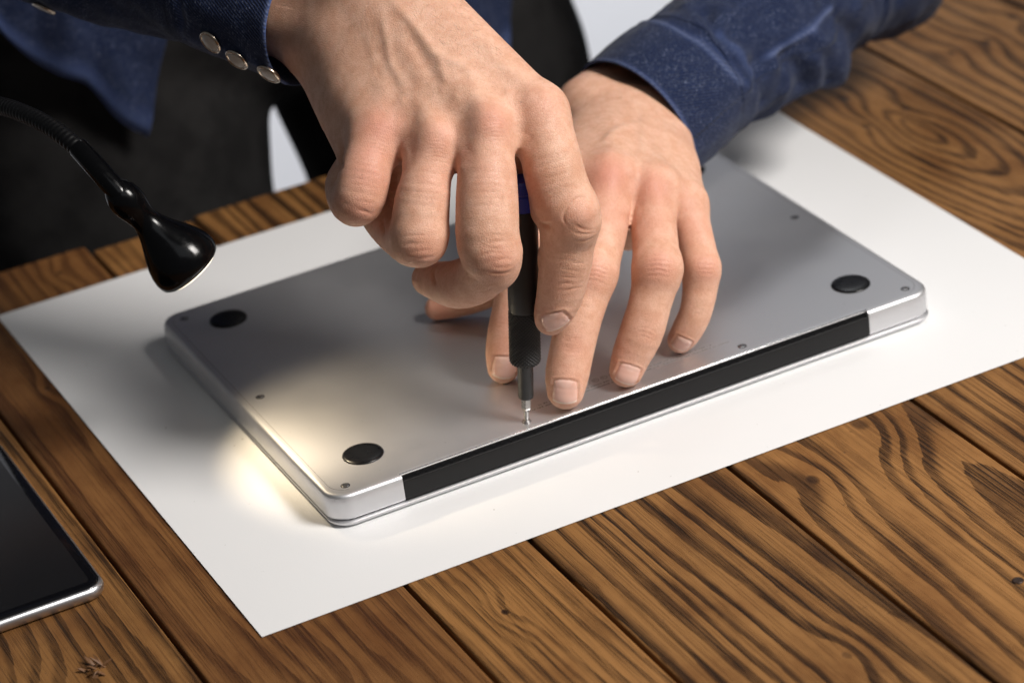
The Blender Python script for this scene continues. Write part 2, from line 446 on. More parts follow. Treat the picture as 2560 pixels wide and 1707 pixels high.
# seam of the bottom cover
ol = rrect(3.7, W - 3.7, -30, D - 3.7, 9.0, 12)
seam = []
mb = MB()
pts = [(x, y) for x, y in rrect(4.3, W - 4.3, 4.6, D - 4.3, 9, 12)]
Vs = []
for (x, y) in pts:
    c = np.array([W / 2, D / 2]); d_ = unit(np.array([x, y]) - c)
    Vs += [(x - d_[0] * .16, y - d_[1] * .16, H + .03), (x + d_[0] * .16, y + d_[1] * .16, H - .08 + .06)]
n = len(pts); Fq = []
for k in range(n):
    k2 = (k + 1) % n
    if pts[k][1] < 5 and pts[k2][1] < 5: continue
    Fq.append((2 * k, 2 * k + 1, 2 * k2 + 1, 2 * k2))
link_mesh('cover_seam', Vs, Fq, simple('seam_dark_grey', (0.10, 0.09, 0.085), 0.6), lap)  # thin dark grey strip laid along the cover joint
# rubber feet
for i, (x, y) in enumerate(((28.5, 29.2), (W - 28.5, 29.2), (28.5, D - 25.5), (W - 25.0, D - 25.5))):
    pr = [(-.3, 9.4), (.15, 9.4), (.55, 9.15), (.85, 8.2), (1.05, 6.4), (1.15, 4.0), (1.18, 2.0), (1.18, 0.3)]
    f_ = MB().add(*lathe((x, y, H), (0, 0, 1), pr, 56)).build('foot', rub, lap)
# screws: recess ring, then a small head with a five-lobed socket
SCREWS = [(10.9, 8.9), (157 - 56.3, 8.9), (157 + 56.3, 8.9), (W - 10.9, 8.9), (11, 108.7), (W - 11, 108.7), (10.9, D - 10.4), (W - 10.9, D - 10.4)]
for i, (x, y) in enumerate(SCREWS):
    up = 0.0
    z = H + .02
    hd = MB().add(*lathe((x, y, z), (0, 0, 1), [(0, 2.15), (.05, 2.1), (.06, 1.75)], 28)).build('screw', dark_hole if i != 1 else steel, lap)
    sc_h = .12 if i != 1 else 0.9
    V, Fc = lathe((x, y, z + .03), (0, 0, 1), [(0, 1.75), (sc_h, 1.75), (sc_h + .12, 1.4), (sc_h + .12, .62), (.02, .55), (.02, .05)], 30)
    MB().add(V, Fc).build('screw_head', steel, hd, smooth=40)
# the tiny printed lines under the fingers (illegible in the photo): fine strokes
mb = MB()
def stroke(x, y, w, h): mb.add([(x, y, H + .02), (x + w, y, H + .02), (x + w, y + h, H + .02), (x, y + h, H + .02)], [(0, 1, 2, 3)])
for row, (y, xa, xb) in enumerate(((16.2, 104, 210), (18.6, 112, 202))):
    x = xa
    while x < xb:
        w = random.uniform(.35, 1.0); stroke(x, y, w, random.uniform(.7, 1.15)); x += w + random.choice((.3, .35, .4, 1.1))
for cx in (139, 143.5, 148, 152.5, 157):
    for k in range(16):
        a = 2 * math.pi * k / 16; stroke(cx + 1.5 * math.cos(a) - .2, 23.2 + 1.5 * math.sin(a) - .2, .42, .42)
    stroke(cx - .7, 22.7, .5, 1.1); stroke(cx + .3, 22.9, .4, .8)
mb.build('printed_marking', simple('grey_print', (0.20, 0.195, 0.19), 0.7), lap, smooth=False)

# ------------------------------------------------------------------ tablet at the left edge
tab = empty('tablet', 'tablet with dark switched off screen and silver rim at the table edge', 'tablet')
tx0, tx1, ty0, ty1 = -300, -100.5, 13.5, 172
silver = alu_mat('silver_rim', (0.66, 0.66, 0.68), 0.33)
MB().add(*plate(tx0, tx1, ty0, ty1, 9, [(.3, 3.0), (.9, 1.2), (2.2, .25), (3.6, 0), (5.0, .25), (6.1, 1.0), (6.5, 1.8)])).build('rim', silver, tab, smooth=50)
MB().add(*plate(tx0, tx1, ty0, ty1, 9, [(6.2, 1.9), (7.0, 1.7), (7.35, 2.1), (7.45, 2.6)])).build('bezel', simple('black_glass', (0.004, 0.004, 0.005), 0.10), tab, smooth=50)
t_scr = NT('dark_screen'); pz = t_scr.pos()
t_scr.set(Base_Color=t_scr.mix(t_scr.noise(pz, .03, 3), (0.007, 0.007, 0.008), (0.011, 0.011, 0.012)), Roughness=0.16, Specular_IOR_Level=0.4)
MB().add(*plate(tx0 + 6, tx1 - 6.2, ty0 + 6, ty1 - 6, 2.5, [(7.2, 0), (7.5, 0)])).build('screen', t_scr.m, tab, smooth=50)

# ------------------------------------------------------------------ gooseneck lamp
lamp = empty('gooseneck_lamp', 'glossy black gooseneck lamp lighting the laptop corner', 'lamp')
gloss = simple('gloss_black', (0.002, 0.002, 0.0024), 0.17, Specular_IOR_Level=0.22)
satin = simple('ribbed_black', (0.004, 0.004, 0.0045), 0.4, Specular_IOR_Level=0.2)
LP = und(473, 667, 1309); tgt = np.array([33, 68, 12.])
ax = unit(LP - tgt)                               # from the opening back up to the neck
prof = [(-1.5, 14.6), (-.6, 15.6), (1.0, 16.1), (3.5, 16.3), (7, 15.8), (11, 14.5), (15, 12.6), (19, 10.4), (23, 8.3), (26.5, 6.9), (29.5, 6.1), (32.5, 6.3), (35.5, 7.0), (38.5, 7.7), (42, 7.9), (45.5, 7.4), (48.5, 6.1), (50.5, 4.8)]
inner = [(-1.5, 14.6), (-.9, 14.2), (1.0, 13.8), (8, 12.2), (16, 8), (17, 2)]
V, Fc = lathe(LP, ax, inner[::-1] + prof[1:], 56, cap=False)
shade = MB().add(V, Fc).build('shade', gloss, lamp)
top = LP + ax * 50
neck_px = [(276, 455, 0), (216, 392, 4), (160, 342, 10), (105, 306, 20), (50, 281, 32), (0, 265, 45), (-130, 240, 80), (-300, 260, 110)]
depth_top = float(-((top - POS) @ R.T)[2])
pts = [top] + [und(u, v, depth_top + d) for u, v, d in neck_px[1:]]
pts += [np.array([pts[-1][0] - 30, pts[-1][1] + 20, 90.]), np.array([pts[-1][0] - 45, pts[-1][1] + 30, 22.])]
C = catmull(pts, 420)
s_ = np.concatenate([[0], np.cumsum(np.linalg.norm(np.diff(C, axis=0), axis=1))])
rad = np.where(s_ < 24, 4.5, 4.0 + 0.18 * np.sin(s_ * 2 * math.pi / 2.6))
MB().add(*tube(C, rad, 22)).build('gooseneck', satin, lamp)
MB().add(*lathe(C[0] - unit(C[4] - C[0]) * 6, unit(C[4] - C[0]), [(0, 4.2), (2, 4.9), (16, 4.9), (30, 4.8), (31.5, 4.3)], 32)).build('collar', gloss, lamp, smooth=40)
MB().add(*lathe((C[-1][0], C[-1][1], 0.2), (0, 0, 1), [(0, 38), (6, 38), (10, 36), (14, 28), (18, 9), (24, 6.5)], 48)).build('base', gloss, lamp, smooth=40)
t_b = NT('lit_led'); t_b.set(Base_Color=(1, .9, .7)); t_b.b.inputs['Emission Color'].default_value = (1, .83, .58, 1); t_b.b.inputs['Emission Strength'].default_value = 12
MB().add(*lathe(LP + ax * 3.5, ax, [(0, .2), (.2, 4.0), (1.2, 4.6), (4, 4.6)], 24)).build('bulb', t_b.m, lamp)
t_l = NT('lit_lens'); t_l.set(Base_Color=(.9, .85, .75), Roughness=.3); t_l.b.inputs['Emission Color'].default_value = (1, .86, .64, 1); t_l.b.inputs['Emission Strength'].default_value = 1.6
MB().add(*lathe(LP, ax, [(-3.6, .3), (-3.5, 6), (-3.2, 10.0), (-2.6, 12.4), (-1.6, 13.4), (.6, 13.5)], 48)).build('lens', t_l.m, lamp)
sl = bpy.data.lights.new('lamp_beam', 'SPOT'); sl.energy = 0.70; sl.color = (1.0, 0.81, 0.55); sl.spot_size = math.radians(80); sl.spot_blend = 0.85; sl.shadow_soft_size = 0.0035
slo = bpy.data.objects.new('lamp_beam', sl); sc.collection.objects.link(slo); slo.location = (LP - ax * 6.2) * MM
slo.rotation_euler = Vector(-ax).to_track_quat('-Z', 'Y').to_euler(); slo['kind'] = 'helper'; slo.parent = lamp

# ------------------------------------------------------------------ screwdriver
drv = empty('screwdriver', 'black knurled precision screwdriver held in the hand on a laptop screw', 'screwdriver')
S0 = np.array([SCREWS[1][0], SCREWS[1][1], H + .6]); S1 = und(1303, 470, 1273)
sa = unit(S1 - S0); SL = np.linalg.norm(S1 - S0)
k = SL / 583.0                                    # mm per photo pixel along the shaft
L_ = lambda v: (1053 - v) * k
blackm = simple('matte_black_handle', (0.010, 0.010, 0.0105), 0.46)
MB().add(*lathe(S0, sa, [(0, .85), (L_(1046), 1.0), (L_(1030), 1.15), (L_(1027), 1.15)], 20)).build('bit', steel, drv, smooth=40)
MB().add(*lathe(S0, sa, [(L_(1027), 1.3), (L_(1023), 2.0), (L_(1018), 2.35), (L_(994), 2.35)], 6)).build('hex_socket', steel, drv, smooth=False)
MB().add(*lathe(S0, sa, [(L_(995), 2.6), (L_(993), 3.2), (L_(989), 3.45), (L_(909), 3.55), (L_(905), 4.2)], 40)).build('neck', blackm, drv, smooth=40)
# knurled grip as real diamonds
nk, mk = 132, 120; V = []
lo, hi = L_(908), L_(768)
x_, y_, a_ = frame(sa)
for i in range(mk + 1):
    t_ = lo + (hi - lo) * i / mk; edge = min(1, i / 12)
    r0 = 5.2 + 1.5 * math.sin(edge * math.pi / 2)
    if i > mk - 3: r0 = 6.85
    for j in range(nk):
        th = 2 * math.pi * j / nk
        kn_ = abs(math.sin(12 * th + t_ * 1.9)) * abs(math.sin(12 * th - t_ * 1.9)) if 3 < i < mk - 3 else 0.0
        r_ = r0 + 0.8 * (kn_ - .35)
        V.append(S0 + a_ * t_ + (x_ * math.cos(th) + y_ * math.sin(th)) * r_)
Fc = [(i * nk + j, i * nk + (j + 1) % nk, (i + 1) * nk + (j + 1) % nk, (i + 1) * nk + j) for i in range(mk) for j in range(nk)]
Fc.append(tuple(range(nk - 1, -1, -1)))
link_mesh('knurled_grip', V, Fc, blackm, drv, smooth=True)
MB().add(*lathe(S0, sa, [(L_(770), 6.7), (L_(764), 7.0), (L_(700), 7.05), (L_(560), 7.0), (L_(525), 6.9), (L_(521), 6.6)], 48)).build('handle', blackm, drv, smooth=40)
blue = simple('blue_cap', (0.015, 0.035, 0.33), 0.32)
MB().add(*lathe(S0, sa, [(L_(520), 6.6), (L_(519), 7.0), (L_(484), 7.0), (L_(482), 6.55), (L_(478), 6.55), (L_(476), 7.05), (L_(452), 7.0), (L_(447), 6.2), (L_(446), 1)], 48)).build('swivel_cap', blue, drv, smooth=40)

# ------------------------------------------------------------------ hands: smooth implicit surfaces, meshed here
def smin(a, b, k):
    h = np.maximum(k - np.abs(a - b), 0) / k
    return np.minimum(a, b) - h * h * k * 0.25

class Chain:
    """a round tube of varying radius through a row of joints: rows of (photo u, v, half width in photo pixels, distance)"""
    def __init__(s, rows, n=0, raw=False):
        rows = np.array(rows, float)
        P = rows[:, :3].copy() if raw else np.array([und(r[0], r[1], r[3]) for r in rows])
        q = rows[:, 3].copy() if raw else rows[:, 2] * rows[:, 3] / F
        if n:
            pr = catmull(np.column_stack([P, q]), n); P, q = pr[:, :3], pr[:, 3]
        s.P, s.r = P, q
        s.lo = (P - q[:, None]).min(0) - 16; s.hi = (P + q[:, None]).max(0) + 16
    def __call__(s, X):
        out = np.full(len(X), 40.0)
        m = np.all((X > s.lo) & (X < s.hi), axis=1)
        Y = X[m]
        if not len(Y): return out
        best = np.full(len(Y), 1e3)
        if len(s.P) == 1:
            best = np.linalg.norm(Y - s.P[0], axis=1) - s.r[0]
        for i in range(len(s.P) - 1):
            a, b = s.P[i], s.P[i + 1]; d = b - a
            t = np.clip(((Y - a) @ d) / (d @ d + 1e-9), 0, 1)
            v = np.linalg.norm(Y - a - t[:, None] * d, axis=1) - (s.r[i] + (s.r[i + 1] - s.r[i]) * t)
            best = np.minimum(best, v)
        out[m] = best
        return out

class Hand:
    def __init__(s, palm, fingers, pads=(), kp=13.0, kf=8.0):
        s.palm, s.fingers, s.pads, s.kp, s.kf = palm, fingers, pads, kp, kf
    def __call__(s, X):
        p = None
        for c in s.palm:
            v = c(X); p = v if p is None else smin(p, v, s.kp)
        out = p
        for i, f in enumerate(s.fingers):
            v = f(X)
            for (fi, c, k) in s.pads:
                if fi == i: v = smin(v, c(X), k)
            out = smin(out, smin(p, v, s.kf), 1.2)
        return out
    def grad(s, X, h=0.25):
        g = np.zeros_like(X)
        for k in ((1, -1, -1), (-1, -1, 1), (-1, 1, -1), (1, 1, 1)):
            k = np.array(k, float); g += s(X + k * h)[:, None] * k
        return g / (np.linalg.norm(g, axis=1)[:, None] + 1e-12)
    def bounds(s):
        cs = list(s.palm) + list(s.fingers)
        return np.min([c.lo for c in cs], 0) + 8, np.max([c.hi for c in cs], 0) - 8
    def surf(s, u, v, near, far):
        """where the camera ray through a photo pixel first meets the skin"""
        ds = np.arange(near, far, 0.6); Pn = POS + ray(u, v)[None, :] * ds[:, None]
        f = s(Pn); k = np.argmax(f < 0)
        if f[k] >= 0: return None
        t = f[k - 1] / (f[k - 1] - f[k]) if k else 0
        return Pn[k - 1] * (1 - t) + Pn[k] * t

def mesh_sdf(fn, lo, hi, h=1.2, c=4):
    n = np.ceil((hi - lo) / (h * c)).astype(int)
    gc = np.stack(np.meshgrid(*[np.arange(k) for k in n], indexing='ij'), -1).reshape(-1, 3)
    cen = lo + (gc + 0.5) * h * c
    fc = fn(cen)
    act = np.abs(fc) < h * c * 1.25
    G = np.repeat(np.repeat(np.repeat(fc.reshape(n), c, 0), c, 1), c, 2)
    off = np.stack(np.meshgrid(*[np.arange(c)] * 3, indexing='ij'), -1).reshape(-1, 3)
    idx = (gc[act][:, None, :] * c + off[None]).reshape(-1, 3)
    G[idx[:, 0], idx[:, 1], idx[:, 2]] = fn(lo + idx * h)
    S = G < 0
    nx, ny, nz = G.shape
    sh = (nx - 1, ny - 1, nz - 1)
    cnt = np.zeros(sh); acc = np.zeros(sh + (3,))
    cube = [(0, 0, 0), (1, 0, 0), (0, 1, 0), (1, 1, 0), (0, 0, 1), (1, 0, 1), (0, 1, 1), (1, 1, 1)]
    sub = lambda A, o: A[o[0]:o[0] + sh[0], o[1]:o[1] + sh[1], o[2]:o[2] + sh[2]]
    for i in range(8):
        for j in range(i + 1, 8):
            a, b = cube[i], cube[j]
            if sum(abs(x - y) for x, y in zip(a, b)) != 1: continue
            fa, fb = sub(G, a), sub(G, b)
            m = sub(S, a) != sub(S, b)
            t = np.where(m, fa / np.where(m, fa - fb, 1), 0)
            cnt += m
            for k in range(3): acc[..., k] += np.where(m, a[k] + (b[k] - a[k]) * t, 0)
    on = cnt > 0
    vid = np.full(sh, -1); vid[on] = np.arange(on.sum())
    V = lo + (np.argwhere(on) + acc[on] / cnt[on][:, None]) * h
    quads = []
    for ax_ in range(3):
        u, w = (ax_ + 1) % 3, (ax_ + 2) % 3
        A = np.argwhere(np.take(S, range(G.shape[ax_] - 1), ax_) != np.take(S, range(1, G.shape[ax_]), ax_))
        ok = (A[:, u] > 0) & (A[:, w] > 0) & (A[:, u] < G.shape[u] - 1) & (A[:, w] < G.shape[w] - 1)
        A = A[ok]
        flip = S[A[:, 0], A[:, 1], A[:, 2]]
        def g(du, dw):
            B = A.copy(); B[:, u] += du; B[:, w] += dw; return vid[B[:, 0], B[:, 1], B[:, 2]]
        q = np.stack([g(-1, -1), g(0, -1), g(0, 0), g(-1, 0)], 1)
        q[~flip] = q[~flip][:, ::-1]
        quads.append(q)
    Q = np.concatenate(quads); Q = Q[(Q >= 0).all(1)]
    return V, Q

def subdivide(V, Q):
    E = np.concatenate([Q[:, [i, (i + 1) % 4]] for i in range(4)]); E.sort(axis=1)
    key = E[:, 0].astype(np.int64) * (len(V) + 1) + E[:, 1]
    uq, first, inv = np.unique(key, return_index=True, return_inverse=True)
    me = V[E[first, 0]] * .5 + V[E[first, 1]] * .5
    fcen = V[Q].mean(1); n, m, f = len(V), len(uq), len(Q)
    e = inv.reshape(4, f).T + n; c = np.arange(f) + n + m
    out = np.concatenate([np.stack([Q[:, i], e[:, i], c, e[:, (i - 1) % 4]], 1) for i in range(4)])
    return np.concatenate([V, me, fcen]), out

def relax(V, Q, n=2, w=0.5):
    for _ in range(n):
        a = np.zeros_like(V); c = np.zeros(len(V))
        for i in range(4):
            for j in (1, 3):
                np.add.at(a, Q[:, i], V[Q[:, (i + j) % 4]]); np.add.at(c, Q[:, i], 1)
        V = V * (1 - w) + w * a / np.maximum(c, 1)[:, None]
    return V

def project(fn, V, it=2):
    for _ in range(it):
        g = fn.grad(V); V = V - g * np.clip(fn(V), -1.5, 1.5)[:, None]
    return V

# person's right hand (on the left in the photo), its fingers closed on the screwdriver
RH_palm = [Chain(r) for r in (
    [(985, -60, 78, 1296), (1180, 130, 73, 1275), (1335, 282, 71, 1262)],
    [(930, -10, 76, 1292), (1215, 318, 72, 1254)],
    [(880, 60, 74, 1296), (1083, 358, 66, 1257)],
    [(835, 110, 70, 1302), (942, 335, 62, 1266)],
    [(800, 150, 62, 1318), (868, 290, 66, 1292), (890, 370, 50, 1282)],
    [(900, -70, 98, 1300), (650, -60, 84, 1336)],
    [(870, 95, 96, 1308), (735, 60, 92, 1324), (650, 40, 84, 1336)],
    [(1100, 80, 58, 1322), (1215, 300, 62, 1322), (1200, 400, 56, 1318)],
    [(1290, 345, 50, 1276), (1296, 392, 46, 1280)], [(1150, 376, 42, 1272)], [(1008, 360, 40, 1276)], [(1000, 400, 40, 1290), (985, 470, 40, 1296), (965, 540, 36, 1298)],
    [(1060, 330, 80, 1300), (1180, 330, 80, 1302)])]
RH_f = [Chain(r, 22) for r in (
    [(1348, 285, 74, 1262), (1372, 375, 75, 1257), (1393, 460, 77, 1259), (1422, 545, 77, 1266), (1418, 612, 69, 1272), (1413, 662, 66, 1277), (1400, 735, 59, 1284), (1385, 778, 50, 1288), (1377, 797, 41, 1290)],
    [(1215, 325, 70, 1252), (1216, 420, 75, 1247), (1218, 520, 79, 1245), (1219, 600, 79, 1246), (1230, 648, 68, 1251), (1196, 692, 65, 1262), (1150, 710, 62, 1272), (1112, 707, 54, 1282), (1072, 697, 43, 1292)],
    [(1084, 362, 68, 1255), (1066, 440, 64, 1251), (1055, 510, 70, 1250), (1043, 592, 72, 1252), (1006, 592, 56, 1267), (966, 560, 50, 1282), (938, 520, 46, 1292), (930, 470, 40, 1300)],
    [(940, 338, 64, 1266), (922, 400, 64, 1259), (908, 455, 66, 1256), (893, 503, 64, 1258), (866, 492, 50, 1272), (856, 455, 42, 1288), (880, 410, 38, 1300)],
    [(1200, 330, 66, 1322), (1238, 420, 60, 1322), (1282, 530, 54, 1310), (1298, 610, 50, 1300), (1304, 680, 42, 1296)])]
RH_pads = [(0, Chain([(1386, 520, 62, 1272), (1372, 470, 56, 1270)]), 3.0), (0, Chain([(1398, 640, 52, 1280)]), 3.0),
           (0, Chain([(1436, 530, 62, 1258.5), (1440, 552, 60, 1260.5)]), 5.0), (1, Chain([(1232, 640, 66, 1248), (1236, 660, 58, 1251)]), 6.0),
           (2, Chain([(1052, 600, 62, 1249.5)]), 5.0)]
RH = Hand(RH_palm, RH_f, RH_pads)

# person's left hand, steadying the laptop
LH_palm = [Chain(r) for r in (
    [(1490, 300, 66, 1424), (1430, 455, 64, 1358)],
    [(1550, 290, 68, 1420), (1522, 448, 68, 1352)],
    [(1608, 300, 68, 1424), (1630, 475, 64, 1356)],
    [(1656, 325, 64, 1430), (1708, 510, 56, 1366)],
    [(1470, 275, 82, 1432), (1560, 215, 84, 1460), (1690, 150, 80, 1490)],
    [(1640, 305, 84, 1436), (1720, 240, 86, 1468), (1790, 180, 80, 1490)],
    [(1450, 400, 56, 1415), (1400, 520, 52, 1408)],
    [(1495, 545, 44, 1376)], [(1578, 545, 40, 1372)], [(1572, 588, 32, 1380)], [(1672, 540, 36, 1376)],
    [(1540, 420, 80, 1392), (1640, 430, 70, 1394)])]
LH_f = [Chain(r, 20) for r in (
    [(1430, 460, 66, 1358), (1368, 570, 58, 1350), (1308, 690, 54, 1346), (1278, 790, 51, 1347), (1262, 872, 48, 1350), (1258, 918, 40, 1352)],
    [(1522, 452, 67, 1351), (1512, 530, 66, 1342), (1498, 610, 63, 1333), (1477, 695, 62, 1325), (1450, 785, 58, 1322), (1431, 868, 56, 1322), (1418, 935, 55, 1322), (1414, 976, 47, 1322.5)],
    [(1630, 480, 63, 1356), (1633, 540, 60, 1346), (1638, 610, 58, 1337), (1642, 678, 61, 1330), (1626, 755, 54, 1329), (1604, 830, 55, 1331), (1578, 890, 49, 1334), (1566, 925, 43, 1335)],
    [(1710, 515, 56, 1365), (1736, 595, 48, 1355), (1752, 678, 47, 1349), (1742, 770, 41, 1350), (1718, 825, 39, 1354), (1701, 850, 33, 1357)],
    [(1440, 440, 58, 1412), (1370, 570, 54, 1404), (1290, 680, 46, 1402), (1210, 733, 40, 1408), (1140, 758, 36, 1412), (1092, 770, 30, 1414)])]
LH_pads = [(1, Chain([(1482, 680, 56, 1322)]), 6.0), (2, Chain([(1646, 668, 56, 1326)]), 6.0), (3, Chain([(1756, 670, 42, 1346)]), 5.0)]
LH = Hand(LH_palm, LH_f, LH_pads, kp=12.0, kf=7.0)

class Skin:
    """meshes a hand, then works knuckles, veins, creases and nails into it at points found on its surface"""
    def __init__(s, hand, lo, hi, h, near, far):
        V, Q = mesh_sdf(hand, lo, hi, h)
        V = relax(V, Q, 2); V = project(hand, V, 1); V, Q = subdivide(V, Q); V = project(hand, V, 2)
        s.hand, s.V, s.Q, s.near, s.far = hand, V, Q, near, far
        s.N = hand.grad(V); s.disp = np.zeros(len(V)); s.red = np.zeros(len(V)); s.vein = np.zeros(len(V))
        s.nx = np.full(len(V), 9.0); s.ny = np.full(len(V), 9.0)
        from mathutils.kdtree import KDTree
        s.kd = KDTree(len(V))
        for i, p in enumerate(V.tolist()): s.kd.insert(p, i)
        s.kd.balance()
    def hit(s, u, v): return s.hand.surf(u, v, s.near, s.far)
    def field(s, pts, w):
        g = {}
        for p in pts:
            for (_, i, d) in s.kd.find_range(p, w * 2.8):
                if d < g.get(i, 1e9): g[i] = d
        if not g: return np.zeros(0, int), np.zeros(0)
        i = np.fromiter(g.keys(), int); d = np.fromiter(g.values(), float)
        return i, np.exp(-d * d / (2 * w * w))
    def line(s, px, amp, w, fade=True, step=0.7, vein=0.0):
        """raise or sink the skin along a line given in photo pixels"""
        pts = [s.hit(u, v) for u, v in px]; pts = [p for p in pts if p is not None]
        if len(pts) < 2: return
        n = max(int(sum(np.linalg.norm(pts[i + 1] - pts[i]) for i in range(len(pts) - 1)) / step), 3)
        C = catmull(pts, n); f = C - 0
        i, g = s.field([tuple(c) for c in f], w)
        if fade:
            e = np.minimum(np.linalg.norm(s.V[i] - C[0], axis=1), np.linalg.norm(s.V[i] - C[-1], axis=1))
            g = g * np.clip(e / (0.25 * n * step + .5), 0.0, 1)
        s.disp[i] += amp * g
        if vein: s.vein[i] = np.maximum(s.vein[i], vein * g)
    def spot(s, u, v, amp=0.0, w=4.0, red=0.0, rw=None):
        p = s.hit(u, v)
        if p is None: return
        if amp: i, g = s.field([tuple(p)], w); s.disp[i] += amp * g
        if red: i, g = s.field([tuple(p)], rw or w * 1.4); s.red[i] = np.maximum(s.red[i], red * g)
    def wrinkles(s, u, v, du, dv, half, offs, amp, curve=0.02, w=0.42):
        """transverse creases over a joint: (du, dv) is the finger's direction in the photo"""
        L = math.hypot(du, dv); du, dv = du / L, dv / L
        for o, a in offs:
            px = []
            for t in np.linspace(-half, half, 9):
                q = curve * t * t / half * 8 + .8 * math.sin(t * .22 + o * .6)
                px.append((u + du * (o + q) - dv * t, v + dv * (o + q) + du * t))
            s.line(px, -amp * a, w)
    def nail(s, u, v, du, dv, w, l):
        p = s.hit(u, v)
        if p is None: return
        n = s.hand.grad(p[None])[0]; a = R[0] * du - R[1] * dv; a = unit(a - n * (a @ n)); b = np.cross(n, a)
        hit_ = s.kd.find_range(tuple(p), max(w, l) * 1.15)
        i = np.array([h_[1] for h_ in hit_]); q = s.V[i] - p
        i = i[(s.N[i] @ n) > -0.1]; q = s.V[i] - p
        # measured round the finger, not straight across it
        xb = q @ b; dn = -(q @ n); xb = np.sign(xb) * np.sqrt(xb * xb + np.maximum(dn, 0) ** 2 * .8)
        X, Y = xb / (w / 2), (q @ a) / (l / 2)
        s.nx[i], s.ny[i] = X, Y
        e = nail_edge(X, Y)
        s.disp[i] += 0.22 * np.clip(-e * 5, 0, 1) - 0.34 * np.exp(-((e - .06) / .07) ** 2) * (Y < .75) + 0.30 * np.exp(-((e - .28) / .14) ** 2) * (Y < .6)
        s.red[i] = np.maximum(s.red[i], .35 * np.exp(-(np.clip(e, 0, 9) / .4) ** 2))
def nail_edge(X, Y):
    """below zero inside the nail plate: straight sides, rounded cuticle, gently curved free edge"""
    top = np.where(Y < 0, np.sqrt(np.abs(X) ** 2.6 * .62 + np.abs(np.minimum(Y + .25, 0) / .75) ** 2.2) - 1 + .0, -1)
    side = np.abs(X) - 1 + .10 * np.clip(-Y, 0, 1)
    free = Y + .16 * X * X - 1
    return np.maximum(np.maximum(side, free), top)

def skin_mat():
    t = NT('skin'); p = t.pos()
    red = t.attr('red'); nx = t.attr('nail_x'); ny = t.attr('nail_y'); vein = t.attr('vein')
    mot = t.noise(p, 0.16, 4, 0.6); mot2 = t.noise(p, 0.9, 3, 0.6); fine = t.noise(p, 2.2, 3, 0.7)
    base = t.mix(t.smooth(mot, 0.3, 0.7), (0.625, 0.34, 0.225), (0.725, 0.44, 0.315))
    base = t.mix(t.math('MULTIPLY', t.smooth(mot2, 0.42, 0.74), 0.27), base, (0.44, 0.20, 0.125))
    base = t.mix(t.math('MULTIPLY', t.smooth(fine, 0.5, 0.8), 0.16), base, (0.66, 0.45, 0.33))
    base = t.mix(t.math('MULTIPLY', t.math('ADD', red, t.math('MULTIPLY', t.math('SUBTRACT', mot, .5), t.math('MULTIPLY', red, .8))), 0.60), base, (0.53, 0.175, 0.12))
    base = t.mix(t.math('MULTIPLY', vein, 0.30), base, (0.40, 0.30, 0.225))
    mole = t.smooth(t.noise(p, 0.11, 2, 0.3), 0.80, 0.82)
    base = t.mix(t.math('MULTIPLY', mole, .5), base, (0.16, 0.07, 0.04))
    # nail plate: same outline as the modelled one
    X = nx; Y = ny
    aX = t.math('ABSOLUTE', X); q = t.math('DIVIDE', t.math('MINIMUM', t.math('ADD', Y, .25), 0.0), .75)
    top = t.math('SUBTRACT', t.math('SQRT', t.math('ADD', t.math('MULTIPLY', t.math('POWER', aX, 2.6), .62), t.math('POWER', t.math('ABSOLUTE', q), 2.2))), 1.0)
    top = t.math('SUBTRACT', t.math('MULTIPLY', t.math('ADD', top, 1.0), t.math('LESS_THAN', Y, 0.0)), 1.0)
    side = t.math('ADD', t.math('SUBTRACT', aX, 1.0), t.math('MULTIPLY', t.math('MAXIMUM', t.math('MULTIPLY', Y, -1.0), 0.0), .10))
    free = t.math('SUBTRACT', t.math('ADD', Y, t.math('MULTIPLY', t.math('MULTIPLY', X, X), .16)), 1.0)
    e = t.math('MAXIMUM', t.math('MAXIMUM', side, free), top)
    nail = t.smooth(e, -0.05, 0.03, 1.0, 0.0)
    tip = t.smooth(free, -0.20, -0.12)
    lun = t.smooth(t.math('ADD', t.math('MULTIPLY', X, X), t.math('POWER', t.math('ADD', Y, 1.0), 2.0)), .25, .5, .35, 0.0)
    ncol = t.mix(t.math('MULTIPLY', tip, .75), t.mix(lun, (0.69, 0.42, 0.34), (0.76, 0.55, 0.47)), (0.82, 0.72, 0.61))
    base = t.mix(nail, base, ncol)
    rough = t.math('SUBTRACT', t.smooth(mot2, 0.3, 0.7, 0.46, 0.58), t.math('MULTIPLY', nail, 0.30))
    # skin relief: small rhombic cells plus finer grain
    v = t.n('ShaderNodeTexVoronoi', feature='DISTANCE_TO_EDGE'); t.l(t.mapv(p, (1.0, 1.0, 1.0)), v.inputs['Vector']); v.inputs['Scale'].default_value = 0.95; v.inputs['Randomness'].default_value = 0.85
    cells = t.smooth(v.outputs['Distance'], 0.0, 0.14)
    h = t.math('MULTIPLY', t.math('ADD', t.math('MULTIPLY', cells, .7), t.math('MULTIPLY', t.noise(p, 1.3, 4, .7), 1.0)), t.math('SUBTRACT', 1.0, nail))
    t.set(Base_Color=base, Roughness=rough, Specular_IOR_Level=0.5, Subsurface_Weight=0.17, Subsurface_Scale=0.0028,
          Normal=t.bump(h, 0.14, 0.75))
    t.b.inputs['Subsurface Radius'].default_value = (1.0, 0.36, 0.18)
    t.b.subsurface_method = 'RANDOM_WALK'
    return t.m
skin_m = skin_mat()
RS = Skin(RH, *RH.bounds(), 1.2, 1180, 1400)
LS = Skin(LH, *LH.bounds(), 1.2, 1260, 1480)

